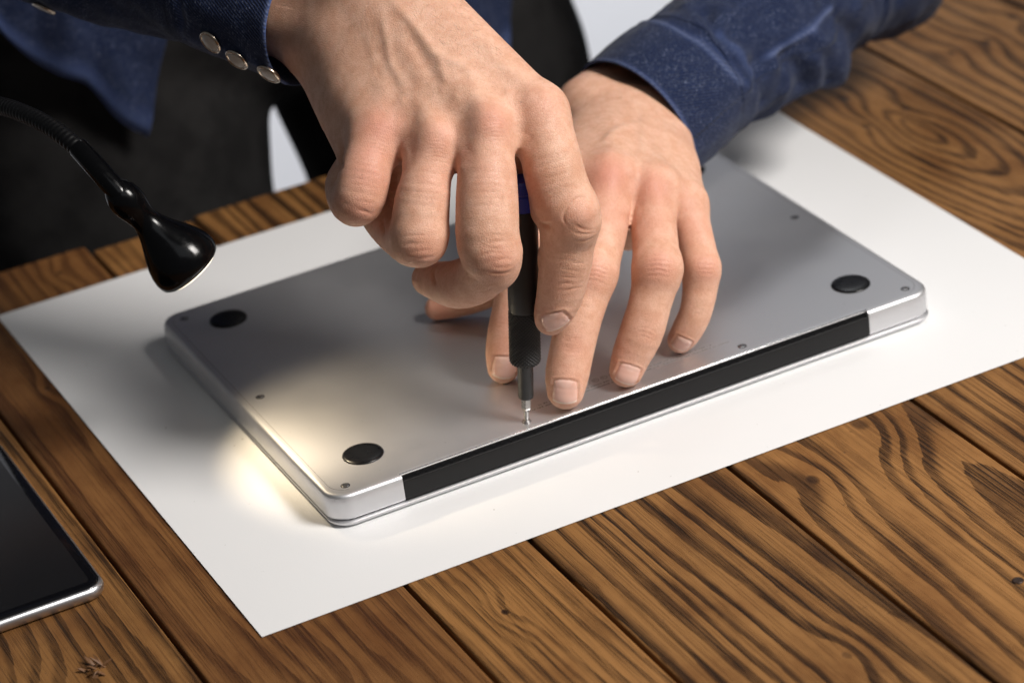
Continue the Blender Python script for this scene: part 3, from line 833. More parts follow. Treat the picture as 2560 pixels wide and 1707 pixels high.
c1 = lambda *q: [(700 + .3827 * x, .3827 * y) for x, y in q]            # readings off enlarged crops of the photo
c2 = lambda *q: [(780 + .3444 * x, 350 + .3444 * y) for x, y in q]
c4 = lambda *q: [(1250 + .4464 * x, .4464 * y) for x, y in q]
c3 = lambda *q: [(1000 + .3827 * x, 600 + .3827 * y) for x, y in q]
# back of the right hand: veins, tendons, hollows between the knuckles
RS.line(c1((700, -60), (760, 40), (860, 150), (960, 280), (1010, 350), (1100, 400), (1200, 440), (1300, 545)), .85, 1.7, vein=.5)
RS.line(c1((800, 180), (900, 330), (1000, 500), (1060, 600)), -.75, 2.0)
RS.line(c1((640, 60), (690, 230), (720, 400), (780, 520), (830, 660)), .55, 1.5, vein=.4)
RS.line(c1((1020, 340), (1060, 460), (1085, 560)), .5, 1.4, vein=.4)
RS.line(c1((1180, 200), (1300, 260), (1420, 400), (1550, 520)), .35, 1.8, vein=.3)
RS.line(c1((560, 180), (600, 330), (640, 480)), .3, 1.6, vein=.3)
RS.line(c1((1180, 480), (1240, 570), (1310, 680), (1375, 800)), .7, 2.8)
RS.line(c1((860, 520), (900, 650), (970, 780), (1030, 900)), .6, 2.8)
RS.line(c1((640, 480), (680, 620), (660, 760)), .45, 2.8)
RS.line(c1((1420, 380), (1540, 500), (1680, 650)), .45, 2.8)
RS.line([(1140, 240), (1150, 300), (1158, 365), (1150, 420)], -1.5, 4.6)
RS.line([(1005, 250), (1018, 310), (1020, 370), (1005, 410)], -1.5, 4.6)
RS.line([(1270, 230), (1290, 300), (1300, 370)], -1.4, 4.6)
for u, v, a, w, r_, rw in ((1232, 305, 1.5, 5.5, .75, 7), (1096, 350, 1.3, 5, .6, 7), (950, 322, .9, 5.5, .95, 8), (1352, 262, .9, 6, .4, 8),
                           (1458, 540, .7, 4, .45, 6), (1250, 655, .5, 4, .6, 6), (1056, 640, .6, 4.5, .55, 7), (905, 530, .4, 4, .7, 7)):
    RS.spot(u, v, a, w, r_, rw)
for u, v, r_, rw in ((925, 430, .8, 9), (930, 380, .8, 8), (1075, 440, .35, 9), (1215, 430, .35, 9), (1400, 720, .3, 8), (1370, 800, .5, 6), (1120, 730, .3, 9), (1160, 390, .5, 6), (1035, 380, .5, 6), (860, 500, .4, 8), (1325, 470, .5, 7), (1340, 600, .45, 6)):
    RS.spot(u, v, red=r_, rw=rw)
# creases of the bent joints
for q, a, w in ((((2040, 430), (1940, 420), (1860, 480), (1825, 570), (1870, 640)), .34, .5), (((1890, 600), (1980, 650), (2080, 640)), .30, .45),
                (((1880, 660), (1985, 685), (2080, 655)), .26, .45), (((1880, 725), (1980, 735), (2060, 695)), .22, .4),
                (((1760, 1065), (1850, 1040), (1985, 1030)), .27, .5), (((1800, 1095), (1900, 1080), (1985, 1055)), .26, .4),
                (((1800, 930), (1900, 950), (2020, 930)), .22, .4), (((1840, 890), (1920, 895), (2010, 880)), .18, .4), (((1780, 990), (1880, 1000), (2000, 985)), .2, .4),
                (((1635, 590), (1700, 628), (1740, 622)), 1.0, .8), (((1625, 960), (1690, 915)), .7, .7),
                (((1250, 780), (1350, 790), (1490, 770)), .24, .42), (((1215, 850), (1300, 815), (1400, 822)), .26, .45), (((1255, 955), (1330, 968), (1455, 950)), .45, .55),
                (((1270, 750), (1360, 738), (1495, 733)), .22, .42), (((1330, 875), (1410, 862), (1460, 882)), .22, .4), (((1290, 910), (1370, 925), (1470, 905)), .2, .4),
                (((1240, 690), (1350, 690), (1495, 690)), .16, .4), (((892, 930), (878, 1000), (905, 1060)), .9, .9),
                (((1200, 1040), (1290, 1050), (1380, 1020)), .14, .4), (((1150, 1090), (1240, 1100), (1330, 1060)), .14, .4),
                (((640, 780), (720, 752), (870, 755)), .28, .45), (((700, 865), (800, 852), (895, 840)), .30, .5), (((650, 700), (760, 692), (905, 690)), .2, .4), (((690, 820), (790, 800), (890, 795)), .2, .4),
                (((508, 560), (512, 640), (525, 700)), .9, .8), (((320, 505), (380, 515), (450, 545)), .3, .5), (((300, 440), (390, 450), (470, 470)), .16, .4),
                (((205, 130), (215, 190), (180, 270), (150, 350)), 1.1, .8)):
    RS.line(c2(*q), -a * 1.45, w)
# fine lines over the big knuckles
for cu, cv, du, dv, half in ((1232, 315, .1, 1, 34), (1096, 365, -.1, 1, 34), (950, 345, -.25, 1, 36), (1352, 262, .75, .66, 36)):
    RS.wrinkles(cu, cv, du, dv, half, ((-26, .6), (-17, .8), (-9, 1), (0, 1), (9, 1), (18, .9), (28, .8), (38, .6)), .24, curve=.02, w=.42)
for cu, cv, du, dv, half in ((1218, 470, 0, 1, 50), (1062, 470, -.1, 1, 45), (915, 440, -.2, 1, 42), (1385, 430, .3, 1, 48), (1412, 640, -.05, 1, 44)):
    RS.wrinkles(cu, cv, du, dv, half, ((-40, .7), (-24, .8), (-8, .7), (10, .9), (26, .7), (44, .8)), .13, curve=.012, w=.4)
RS.nail(1387, 806, .36, .93, 12.2, 9.4)
# left hand
LS.line(c4((560, 820), (640, 740), (720, 700), (800, 690)), .5, 1.6, vein=.35)
LS.line(c4((800, 600), (795, 700), (790, 860), (760, 920)), .5, 1.6, vein=.35)
LS.line(c4((850, 760), (890, 870), (960, 970), (1010, 1040)), .4, 1.6, vein=.3)
LS.line(c4((640, 700), (620, 850), (600, 960)), .6, 2.8); LS.line(c4((800, 880), (850, 1000), (870, 1080)), .55, 2.8); LS.line(c4((930, 900), (1000, 1040), (1040, 1130)), .4, 2.6)
LS.line([(1580, 420), (1578, 470), (1574, 525)], -1.1, 4.2); LS.line([(1672, 460), (1677, 500), (1683, 540)], -1.0, 4.0)
for u, v, a, w, r_, rw in ((1522, 440, 1.2, 5.5, 1.0, 9), (1632, 472, 1.1, 5.5, .9, 8), (1712, 508, .8, 5, .5, 7), (1490, 680, .5, 4, .6, 6), (1648, 665, .5, 4.5, .8, 6.5), (1768, 668, .4, 4, .7, 6),
                           (1430, 868, .2, 4, .45, 6), (1616, 834, .2, 4, .3, 6)):
    LS.spot(u, v, a, w, r_, rw)
for u, v, r_, rw in ((1545, 520, .5, 9), (1640, 540, .4, 8), (1735, 560, .5, 8), (1405, 940, .35, 8), (1560, 890, .4, 7), (1690, 850, .4, 6), (1255, 880, .6, 8), (1250, 800, .5, 8), (1100, 780, .8, 8), (1570, 640, .8, 6), (1620, 560, .5, 8)):
    LS.spot(u, v, red=r_, rw=rw)
LS.wrinkles(1430, 868, -.15, 1, 30, ((-22, .6), (-13, .9), (-4, .8), (4, 1.3), (12, .9)), .30, curve=-.03, w=.46)
LS.wrinkles(1448, 780, -.16, 1, 32, ((-40, .5), (-16, .6), (8, .5), (28, .5)), .16, w=.4)
LS.wrinkles(1492, 682, -.2, 1, 32, ((-26, .6), (-14, .9), (-3, 1.0), (8, 1.0), (20, .7)), .27, curve=.02, w=.46)
LS.wrinkles(1646, 668, -.05, 1, 34, ((-28, .7), (-16, .8), (-4, 1), (8, 1.1), (20, .8)), .27, curve=.02, w=.46)
LS.wrinkles(1766, 670, -.05, 1, 24, ((-20, .7), (-8, .9), (3, 1.1), (13, .8)), .27, curve=.02, w=.46)
LS.wrinkles(1616, 836, -.3, 1, 28, ((-14, .7), (-4, 1), (6, .8)), .24, w=.44)
LS.wrinkles(1750, 783, -.35, 1, 22, ((-8, .8), (2, 1), (10, .7)), .24, w=.44)
LS.wrinkles(1262, 808, -.1, 1, 28, ((-8, .7), (2, 1), (10, .8)), .22, w=.44)
LS.nail(1412, 981, -.05, 1, 11.6, 11.6)
LS.nail(1571, 938, -.30, 1, 10.8, 9.8)
LS.nail(1262, 921, -.05, 1, 11.6, 11.4)
LS.nail(1705, 862, -.38, 1, 8.2, 8.0)

def finish(S):
    return S.V + S.N * S.disp[:, None]
VR, VL = finish(RS), finish(LS)
# the arms and trunk that carry the hands, inside the clothes
SH_R, SH_L = np.array([0, 520, 520.]), np.array([340, 520, 520.])
EL_R, EL_L = np.array([-47, 392, 235.]), und(2170, -170, 1605)
WR_R, WR_L = und(560, -60, 1340), und(1750, 150, 1490)
trunk = [Chain([(*EL_R, 42), (*SH_R, 58)], raw=True), Chain([(*WR_R, 27), (*EL_R, 40)], raw=True), Chain([(*EL_L, 34), (*SH_L, 54)], raw=True),
         Chain([(*WR_L, 25), (*EL_L, 32)], raw=True), Chain([(*SH_R, 60), (*SH_L, 60)], raw=True), Chain([(115, 520, 440, 92), (130, 490, 215, 80)], raw=True),
         Chain([(215, 520, 440, 92), (210, 490, 215, 80)], raw=True), Chain([(170, 515, 540, 58), (165, 490, 640, 52)], raw=True)]
class Body:
    def __call__(s, X):
        p = None
        for c in trunk:
            v = c(X); p = v if p is None else smin(p, v, 40)
        return p
for c in trunk: c.lo -= 40; c.hi += 40
lo = np.min([c.lo for c in trunk], 0); hi = np.max([c.hi for c in trunk], 0)
VB, QB = mesh_sdf(Body(), lo, hi, 9.0)
V = np.concatenate([VR, VL, VB]); n1, n2 = len(VR), len(VR) + len(VL)
Q = np.concatenate([RS.Q, LS.Q + n1, QB + n2])
z_ = np.zeros(len(VB)); cat_ = lambda a, b, f=0.0: np.concatenate([a, b, z_ + f])
person = empty('person', 'person in a denim shirt standing behind the table, both hands working on the laptop', 'person')
body = link_mesh('body', V, Q, skin_m, person, True, attrs={'red': cat_(RS.red, LS.red), 'nail_x': cat_(RS.nx, LS.nx, 9), 'nail_y': cat_(RS.ny, LS.ny, 9), 'vein': cat_(RS.vein, LS.vein)})

# ------------------------------------------------------------------ clothes
def denim_mat(name, pale):
    t = NT(name); uv = t.uv()
    sp = t.n('ShaderNodeSeparateXYZ'); t.l(uv, sp.inputs[0]); U, Vv = sp.outputs[0], sp.outputs[1]
    wear = t.attr('wear'); thread = t.attr('thread')
    jit = t.noise(t.mapv(uv, (.5, .5, 1)), 1.0, 2, .5)
    d = t.math('ADD', t.math('ADD', t.math('MULTIPLY', U, .92), t.math('MULTIPLY', Vv, .60)), t.math('MULTIPLY', jit, .6))
    tw = t.math('ADD', t.math('MULTIPLY', t.math('SINE', t.math('MULTIPLY', d, 2 * math.pi / 1.5)), .5), .5)
    yarn = t.noise(t.mapv(uv, (1.1, 4.0, 1), rot=(0, 0, .57)), 1.0, 3, .65)
    fl = t.noise(t.mapv(uv, (.62, 1.5, 1), rot=(0, 0, -.3)), 1.0, 2, .5)
    fl2 = t.noise(uv, 1.9, 1, .5)
    blot = t.noise(uv, .10, 4, .65); big = t.noise(uv, .035, 2, .5)
    fleck = t.math('MAXIMUM', t.math('MULTIPLY', t.smooth(fl, .585, .66), t.smooth(blot, .36, .62)), t.math('MULTIPLY', t.smooth(fl2, .60, .68), t.smooth(tw, .4, .8)))
    dark, mid, lite = (0.0018, 0.0029, 0.009), (0.0075, 0.0150, 0.048), (0.021, 0.037, 0.10)
    c = t.mix(t.smooth(yarn, .3, .7), dark, mid)
    c = t.mix(t.smooth(tw, .30, .72), t.mix(.75, c, dark), t.mix(.55, c, tuple(k * 2.5 for k in mid)))
    c = t.mix(t.math('MULTIPLY', t.smooth(blot, .45, .75), .25), c, lite)
    c = t.mix(t.math('MULTIPLY', t.smooth(big, .4, .7), .2), c, mid)
    c = t.mix(t.math('MULTIPLY', fleck, .66), c, (0.17, 0.195, 0.27))
    c = t.mix(t.math('MULTIPLY', wear, t.smooth(yarn, .25, .6, .35, .8)), c, (0.07, 0.105, 0.25))
    dash = t.smooth(t.math('SINE', t.math('MULTIPLY', t.math('ADD', U, Vv), 2.2)), -.5, .2)
    c = t.mix(t.math('MULTIPLY', t.math('MULTIPLY', thread, dash), .85), c, (0.17, 0.20, 0.30))
    h = t.math('ADD', t.math('MULTIPLY', tw, .7), t.math('MULTIPLY', yarn, .9))
    t.set(Base_Color=c, Roughness=.9, Specular_IOR_Level=.2, Sheen_Weight=.06, Sheen_Roughness=.5, Normal=t.bump(h, .22, .8))
    return t.m
denim = denim_mat('dark_denim', 1)

class Tube:
    """a sleeve: rows of (u, v, half width in photo pixels, distance), then extra rows in millimetres"""
    def __init__(s, rows, extra, n_th, ds, hint, tilt=0.0):
        P = [und(r[0], r[1], r[3]) for r in rows] + [np.array(e[:3]) for e in extra]
        q = [r[2] * r[3] / F for r in rows] + [e[3] for e in extra]
        C = catmull(np.column_stack([P, q]), 900)
        L = np.concatenate([[0], np.cumsum(np.linalg.norm(np.diff(C[:, :3], axis=0), axis=1))])
        ss = np.arange(0, L[-1], ds); C = np.column_stack([np.interp(ss, L, C[:, k]) for k in range(4)])
        s.T, s.S, s.U = sweep_frames(C[:, :3], hint); s.C, s.r, s.ss, s.n = C[:, :3], C[:, 3], ss, n_th
        s.th = np.linspace(0, 2 * np.pi, n_th, endpoint=False)
        s.N = np.cos(s.th)[None, :, None] * s.S[:, None, :] + np.sin(s.th)[None, :, None] * s.U[:, None, :]
        s.d = np.zeros((len(ss), n_th)); s.wear = np.zeros_like(s.d); s.thread = np.zeros_like(s.d); s.tilt = tilt
    def pts(s):
        return s.C[:, None, :] + s.N * (s.r[:, None] + s.d)[..., None]
    def find(s, u, v):
        """ring and angle of the near-side point that shows at a photo pixel"""
        P = s.C[:, None, :] + s.N * s.r[:, None, None]; q = (P - POS) @ R.T
        uu = CX + F * q[..., 0] / -q[..., 2]; vv = CY - F * q[..., 1] / -q[..., 2]
        e = (uu - u) ** 2 + (vv - v) ** 2 + np.where((s.N @ (-R[2])) < 0, 0, 1e7)
        return np.unravel_index(np.argmin(e), e.shape)
    def line(s, px, amp, w, wear=0.0, thread=0.0, w2=None):
        P = s.pts(); ij = [s.find(u, v) for u, v in px]
        C = catmull([P[i, j] for i, j in ij], 60)
        d2 = np.full(s.d.shape, 1e9)
        for c in C: d2 = np.minimum(d2, ((P - c) ** 2).sum(-1))
        g = np.exp(-d2 / (2 * w * w)); s.d += amp * g
        if wear: s.wear = np.maximum(s.wear, wear * np.exp(-d2 / (2 * (w2 or w) ** 2)))
        if thread: s.thread = np.maximum(s.thread, thread * np.exp(-d2 / (2 * .62 ** 2)))
    def noise(s, amp, fs, ft, seed, s0=0.0, ramp=15.0):
        for i, a in enumerate(s.ss):
            k = min(max((a - s0) / ramp, 0), 1)
            if k <= 0: continue
            for j, t in enumerate(s.th):
                s.d[i, j] += amp * k * mnoise.noise((a * fs + seed, math.cos(t) * ft + 5.1, math.sin(t) * ft + seed * .37))
    def build(s, name, i0, i1, parent, thick=1.3, lip=True, inner=30.0):
        P = s.pts()[i0:i1]; n, m = s.n, i1 - i0
        if s.tilt and i0 == 0: pass
        uvx = (s.th[None, :] / (2 * np.pi) * 2 * np.pi * s.r[i0:i1].mean() + 0 * s.ss[i0:i1, None])
        uvy = s.ss[i0:i1, None] + 0 * s.th[None, :]
        V = [P.reshape(-1, 3)]; uv = [np.stack([uvx, uvy], -1).reshape(-1, 2)]
        at = {'wear': [s.wear[i0:i1].ravel()], 'thread': [s.thread[i0:i1].ravel()]}
        rows = m
        Q = [(i * n + k, (i + 1) * n + k, (i + 1) * n + (k + 1) % n, i * n + (k + 1) % n) for i in range(m - 1) for k in range(n)]
        def add(Pn, i_src):
            nonlocal rows
            V.append(Pn); uv.append(np.stack([uvx[i_src], uvy[i_src]], -1)); at['wear'].append(s.wear[i0 + i_src]); at['thread'].append(np.zeros(n)); rows += 1
        if lip:
            k = min(int(inner / (s.ss[1] - s.ss[0])), m - 1); prev = 0
            Nn, Tn = s.N[i0], s.T[i0]
            add(P[0] - Nn * thick * .5 - Tn * thick * .55, 0)
            for i in range(0, k, 2): add(P[i] - s.N[i0 + i] * thick, i)
            order = [0] + list(range(m, rows))
            for a, b in zip(order[:-1], order[1:]):
                Q += [(b * n + q, a * n + q, a * n + (q + 1) % n, b * n + (q + 1) % n) for q in range(n)]
        o = link_mesh(name, np.concatenate(V), np.array(Q), denim, parent, True, uv=np.concatenate(uv), attrs={k: np.concatenate(a) for k, a in at.items()})
        return o

# sleeve of the right arm (left in the photo), with three snaps along its cuff
TR = Tube([(769, 44, 176, 1316), (662, 12, 166, 1328), (560, -26, 163, 1342), (460, -64, 164, 1358), (320, -98, 170, 1376), (182, -142, 174, 1390), (60, -188, 178, 1405), (-120, -240, 190, 1425), (-300, -325, 205, 1450)],
          [(-40, 420, 300, 58), (-15, 480, 420, 64), (10, 520, 520, 70)], 190, 1.1, (0, 0, 1))
i_cR = int(np.searchsorted(TR.ss, 57))
TR.noise(2.2, .030, 1.3, 3.1, 50, 30); TR.noise(.9, .09, 3.2, 8.1, 0, 20)
TR.line([(744, 205), (756, 150), (768, 80), (778, 10)], .35, 1.0, wear=1.0, w2=1.2)
TR.line([(728, 198), (740, 140), (752, 70), (762, 5)], -.25, .7, thread=.8)
TR.line([(462, 100), (456, 60), (450, 10)], -.9, 1.2, wear=.3); TR.line([(474, 106), (468, 60), (462, 10)], .4, 1.4, thread=.7)
TR.line([(440, 96), (434, 50), (430, 5)], .8, 3.0); TR.line([(700, 182), (600, 140), (480, 104)], .5, 2.0, wear=.25)
TR.line([(380, 80), (330, 40), (260, 10)], -1.6, 5.0); TR.line([(250, 60), (180, 20), (140, 2)], 1.8, 6.0)
sleeve_R = TR.build('sleeve', i_cR - 1, len(TR.ss), person, lip=False); sleeve_R['label'] = 'dark sleeve of the arm holding the screwdriver'
cuffR = TR.build('cuff', 0, i_cR + 1, sleeve_R, inner=40)
# sleeve of the left arm
TL = Tube([(1590, 308, 190, 1440), (1664, 243, 190, 1450), (1758, 172, 180, 1468), (1856, 104, 186, 1492), (1948, 30, 188, 1522), (2046, -48, 188, 1560), (2190, -160, 200, 1610)],
          [(430, 330, 190, 56), (390, 430, 350, 62), (340, 515, 510, 70)], 200, 1.05, (0, 0, 1))
i_cL = int(np.searchsorted(TL.ss, 37))
TL.noise(4.6, .034, 1.3, 11.3, 40, 30); TL.noise(2.0, .10, 2.6, 17.9, 34, 12); TL.noise(.35, .16, 5.0, 4.4, 0, 5)
TL.line(c4((440, 425), (560, 395), (680, 430), (800, 500), (900, 590), (990, 710), (1055, 840), (1092, 930)), .5, 1.1, wear=.75, w2=1.0)
TL.line(c4((470, 395), (570, 365), (690, 400), (815, 470), (925, 565), (1018, 690), (1085, 820)), -.3, .8, thread=.5)
TL.line(c4((800, 85), (900, 105), (1030, 165), (1150, 235), (1270, 340), (1380, 455)), -1.5, 1.5, wear=.3)
TL.line(c4((770, 110), (880, 125), (1010, 185), (1130, 255), (1245, 360), (1350, 470)), .55, 1.3, wear=.55, thread=.6)
TL.line(c4((785, 98), (890, 115), (1020, 175), (1140, 245), (1258, 350), (1365, 462)), .2, .8, thread=.5)
TL.line(c4((1240, 180), (1300, 260), (1370, 360), (1420, 410)), .9, 2.4, wear=.4)
TL.line(c4((1330, 170), (1420, 230), (1480, 310), (1440, 360)), -4.0, 5.0)
TL.line(c4((1430, 395), (1560, 290), (1700, 175), (1860, 55)), 1.2, 1.8, wear=.8, thread=.9, w2=1.3)
TL.line(c4((1455, 410), (1590, 305), (1730, 190), (1880, 80)), -1.2, 1.6)
TL.line(c4((1620, 330), (1680, 390), (1700, 450)), -4.2, 4.2); TL.line(c4((1560, 370), (1600, 430), (1600, 500)), 3.0, 3.5)
TL.line(c4((1440, 480), (1480, 520), (1480, 580)), -3.0, 3.0); TL.line(c4((1740, 300), (1830, 370), (1860, 430)), 9.0, 8.0)
TL.line(c4((1690, 220), (1800, 230), (1900, 290)), 2.2, 4.5); TL.line(c4((1700, 250), (1760, 310), (1770, 400)), -4.0, 3.6)
TL.line(c4((1150, 60), (1190, 150), (1230, 190)), -3.4, 3.4); TL.line(c4((1040, 40), (1100, 90), (1150, 170)), 2.0, 3.2)
TL.line(c4((1920, 130), (1960, 190), (1960, 260)), -3.5, 4.0); TL.line(c4((2010, 40), (2060, 110), (2060, 180)), 2.5, 5.0)
sleeve_L = TL.build('sleeve', i_cL - 1, len(TL.ss), person, lip=False); sleeve_L['label'] = 'brightly lit blue sleeve of the hand pressing on the laptop'
cuffL = TL.build('cuff', 0, i_cL + 1, sleeve_L, inner=36)
# pearl snaps
ring_m = simple('snap_ring', (0.62, 0.52, 0.42), 0.2, 1.0); pearl = simple('pearl_snap', (0.42, 0.385, 0.35), 0.18, 0.0)
def snap(u, v, lean):
    i, j = TR.find(u, v); p = TR.pts()[i, j]
    n = unit(TR.N[i, j] * (1 - lean) + unit(-R[2] * -1) * lean) if lean else TR.N[i, j]
    n = n if n @ R[2] > -1 else n
    rg = MB().add(*lathe(p + n * .2, n, [(0, 5.2), (.9, 6.0), (1.5, 5.9), (1.9, 5.3), (1.75, 4.7), (1.5, 4.5)], 40, cap=False)).build('snap_button', ring_m, sleeve_R)
    MB().add(*lathe(p + n * .2, n, [(0, 4.9), (1.5, 4.7), (1.95, 3.8), (2.15, 2.4), (2.22, .2)], 36)).build('snap_pearl', pearl, sleeve_R)
    return rg
for u, v, ln in ((531, 104, .0), (600, 143, .0), (677, 181, .0), (113, 16, .0)): snap(u, v, ln)

# shirt body (mostly above the picture) and its open front tails
def body_shape(chains, k):
    class B_:
        def __call__(s, X):
            p = None
            for c in chains:
                v = c(X); p = v if p is None else smin(p, v, k)
            return p
    for c in chains: c.lo -= k; c.hi += k
    return B_(), np.min([c.lo for c in chains], 0), np.max([c.hi for c in chains], 0)
def rough_up(V, amp, f, seed, zs=.4):
    return V + np.array([[amp * mnoise.noise((p[0] * f + seed, p[1] * f, p[2] * f * zs)), amp * mnoise.noise((p[0] * f, p[1] * f + seed, p[2] * f * zs)), 0] for p in V])
fn, lo, hi = body_shape([Chain([(*(EL_R + [0, 20, 30]), 54), (*SH_R, 70)], raw=True), Chain([(*(EL_L + [0, 60, 60]), 54), (*SH_L, 70)], raw=True), Chain([(*SH_R, 72), (*SH_L, 72)], raw=True),
                         Chain([(110, 548, 450, 106), (110, 530, 190, 104)], raw=True), Chain([(230, 548, 450, 106), (225, 530, 190, 104)], raw=True)], 30)
Vs, Qs = mesh_sdf(fn, lo, hi, 7.0); Vs = rough_up(relax(Vs, Qs, 1), 9, .018, 2.0)
shirt = link_mesh('shirt', Vs, Qs, denim, person, True, uv=Vs[:, [0, 2]], attrs={'wear': np.zeros(len(Vs)), 'thread': np.zeros(len(Vs))})
fn, lo, hi = body_shape([Chain([(120, 512, 430, 104), (125, 494, 215, 98)], raw=True), Chain([(220, 512, 430, 104), (212, 494, 215, 98)], raw=True)], 30)
Vu, Qu = mesh_sdf(fn, lo, hi, 7.0); Vu = rough_up(relax(Vu, Qu, 1), 5, .02, 6.0)
link_mesh('unseen_reflector', Vu, Qu, simple('reflector_grey', (0.36, 0.355, 0.35), 0.9), person, True)  # unseen grey torso front, added to brighten the laptop's reflection near the hinge
def tail(name, hem, ztop, seed, edge=None, y0=361.0):
    B = np.array([uny(u, v, y0) for u, v in hem]); B = catmull(B, 70)
    V, uv, wr = [], [], []; m = 46
    top_x = np.linspace(edge[0], edge[1], 70) if edge else B[:, 0]
    for i in range(70):
        for j in range(m + 1):
            t = j / m; x = B[i, 0] + (top_x[i] - B[i, 0]) * t; z = B[i, 2] + (ztop - B[i, 2]) * t
            y = y0 + 46 * ((x - 165) / 175) ** 2 + 10 * mnoise.noise((x * .022 + seed, z * .010, 1)) + 4 * mnoise.noise((x * .06, z * .03 + seed, 5)) + 8 * t
            if j < 3: y -= 1.2
            V.append((x, y, z)); uv.append((x, z)); wr.append(.7 if j < 2 else (.3 if j == 2 else 0))
    Q = np.array([(i * (m + 1) + j, (i + 1) * (m + 1) + j, (i + 1) * (m + 1) + j + 1, i * (m + 1) + j + 1) for i in range(69) for j in range(m)])
    o = link_mesh(name, V, Q, denim, shirt, True, uv=np.array(uv), attrs={'wear': wr, 'thread': np.zeros(len(V))})
    md = o.modifiers.new('thick', 'SOLIDIFY'); md.thickness = 1.4 * MM; md.offset = 0
tail('front_tail', [(-60, 20), (36, 102), (80, 156), (138, 204), (189, 229), (254, 247), (291, 284), (320, 320), (356, 349), (398, 366)], 300, 3.3, (-30, 150))
tail('front_tail', [(1080, 190), (1180, 215), (1250, 200), (1312, 153)], 300, 7.7, (205, 345))

# trousers
def trouser_mat():
    t = NT('charcoal_trousers'); p = t.pos(); nz = t.noise(p, .5, 5, .7); bl = t.noise(p, .03, 3, .6)
    c = t.mix(t.smooth(bl, .35, .65), (0.008, 0.0078, 0.008), (0.017, 0.0165, 0.0165))
    t.set(Base_Color=t.mix(t.math('MULTIPLY', nz, .4), c, (0.03, 0.029, 0.029)), Roughness=.95, Specular_IOR_Level=.03, Normal=t.bump(nz, .5, .6)); return t.m
YL = 478.0
gt = uny(692, 326, YL); xr = uny(1484, 160, YL); a0, a1 = uny(697, 460, YL), uny(752, 460, YL); zt, zb = gt[2], a0[2]
rr_ = ((xr[0] - gt[0]) / 2 - 2) / 1.088; ob = 1.088; wl, wr_ = gt[0] - 2, gt[0] + 2
gl, gr = a0[0], a1[0]; dz = zt - zb
def leg(inner0, inner1, sgn, out):
    sl_ = (inner1 - inner0) / dz
    return Chain([(inner0 + sgn * rr_ * ob - sl_ * 30, YL + 4, zt + 30, rr_), (inner0 + sgn * rr_ * ob, YL + 2, zt, rr_), (inner1 + sgn * (rr_ - 2) * ob, YL, zb, rr_ - 2),
                  (inner1 + sl_ * 120 + sgn * (rr_ - 16) * ob, YL + 8, zb - 200, rr_ - 16), (inner1 + sl_ * 120 + sgn * 66, YL + 20, zb - 640, 50)], raw=True)
LgR, LgL = leg(wr_, gr, 1, 0), leg(wl, gl, -1, 0)
class Trs:
    def __call__(s, X):
        a = np.minimum(LgR(X), LgL(X)); h = None
        for c in hips: h = c(X) if h is None else smin(h, c(X), 10)
        return smin(a, h, 8)
hips = [Chain([(wl - rr_ + 8, YL + 14, zt + rr_ + 22, rr_), (wr_ + rr_ - 8, YL + 14, zt + rr_ + 22, rr_)], raw=True),
        Chain([(wl - rr_ + 14, YL + 20, 200, rr_ - 4), (wr_ + rr_ - 14, YL + 20, 200, rr_ - 4)], raw=True)]
fn = Trs(); cs_ = hips + [LgR, LgL]; lo = np.min([c.lo for c in cs_], 0); hi = np.max([c.hi for c in cs_], 0)
Vt, Qt = mesh_sdf(fn, lo, hi, 6.0); Vt = rough_up(relax(Vt, Qt, 2), 4, .022, 5.0, .7)
link_mesh('trousers', Vt, Qt, trouser_mat(), person, True)
for x in (gl - 60, gr + 100):
    sh = [[(x + 48 * math.cos(a) * k, 470 + 0 + (95 * math.sin(a) * k if math.sin(a) > 0 else 190 * math.sin(a) * k) + 30, z) for a in np.linspace(0, 2 * math.pi, 32, endpoint=False)] for z, k in ((-748, .96), (-735, 1.0), (-715, .94), (-690, .72), (-672, .45))]
    MB().add(*stack_rings(sh)).build('shoe', blk, person)

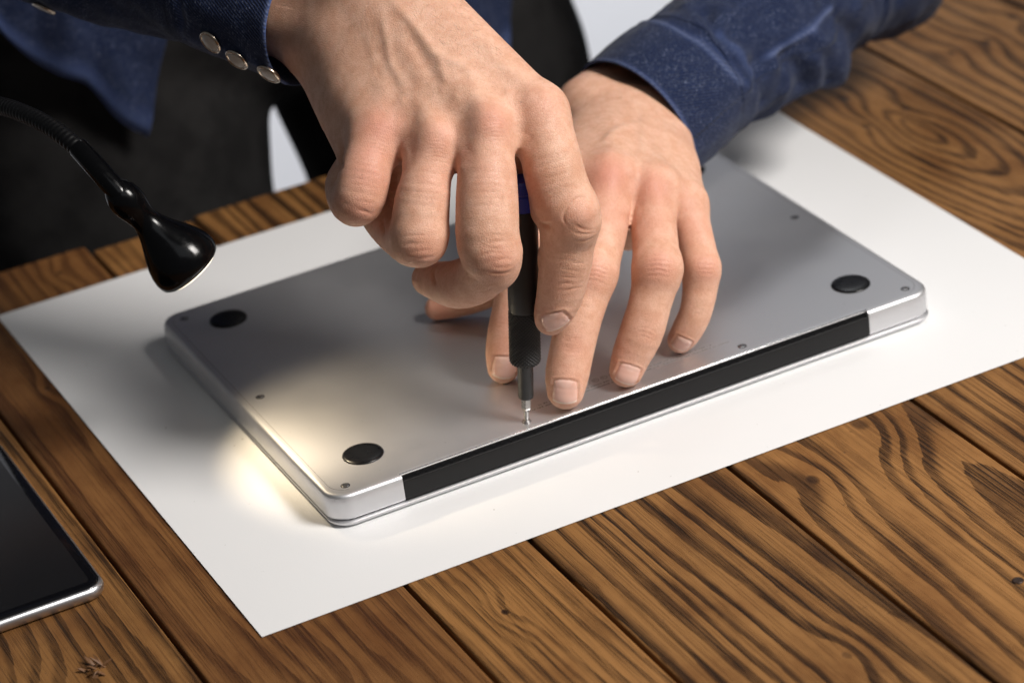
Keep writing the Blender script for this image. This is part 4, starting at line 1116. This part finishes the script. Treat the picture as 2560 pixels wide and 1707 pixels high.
# ------------------------------------------------------------------ fine hairs on the back of the hand and wrist
def hair_mat():
    t = NT('arm_hair'); t.set(Base_Color=(0.16, 0.085, 0.04), Roughness=.45); return t.m
r2 = random.Random(5); V, Fc = [], []
def hairs(S, polys, count, du, dv, ln):
    k = 0; tries = 0
    while k < count and tries < count * 6:
        tries += 1
        x0, y0, x1, y1 = r2.choice(polys); u, v = r2.uniform(x0, x1), r2.uniform(y0, y1)
        p = S.hit(u, v)
        if p is None: continue
        n = S.hand.grad(p[None])[0]
        a = r2.gauss(0, .45); d = R[0] * (du * math.cos(a) - dv * math.sin(a)) - R[1] * (du * math.sin(a) + dv * math.cos(a)); d = unit(d - n * (n @ d))
        L = r2.uniform(.5, 1.1) * ln; w = .028; s = np.cross(n, d) * w; b = np.cross(n, d) * r2.uniform(-.35, .35)
        i0 = len(V)
        for t in np.linspace(0, 1, 5):
            q = p + d * L * t * (1 - .1 * t) + n * (.12 + .62 * t * (1 - .55 * t)) * min(1, L / 3) * 1.1 + b * L * t * t
            q_w = s * (1 - .8 * t); V.append(q - q_w); V.append(q + q_w); V.append(q + n * w)
        for i in range(4):
            a_ = i0 + i * 3; Fc.extend([(a_, a_ + 1, a_ + 4, a_ + 3), (a_ + 1, a_ + 2, a_ + 5, a_ + 4), (a_ + 2, a_, a_ + 3, a_ + 5)])
        k += 1
hairs(RS, [(790, 0, 1100, 110), (790, 90, 960, 260), (820, 0, 960, 200), (1080, 0, 1250, 130), (870, 200, 1010, 300)], 190, .35, .94, 5.2)
hairs(RS, [(1140, 0, 1200, 70), (1180, 40, 1262, 130)], 26, .6, .5, 6.0)
hairs(RS, [(1000, 60, 1240, 240)], 80, .5, .87, 3.2)
hairs(RS, [(1060, 480, 1110, 600), (1180, 430, 1260, 520), (870, 430, 930, 480)], 22, .1, 1, 2.6)
hairs(LS, [(1450, 220, 1640, 320)], 40, -.3, .9, 4.0)
hr = link_mesh('hand_hair', V, Fc, hair_mat(), person, True); hr['kind'] = 'stuff'
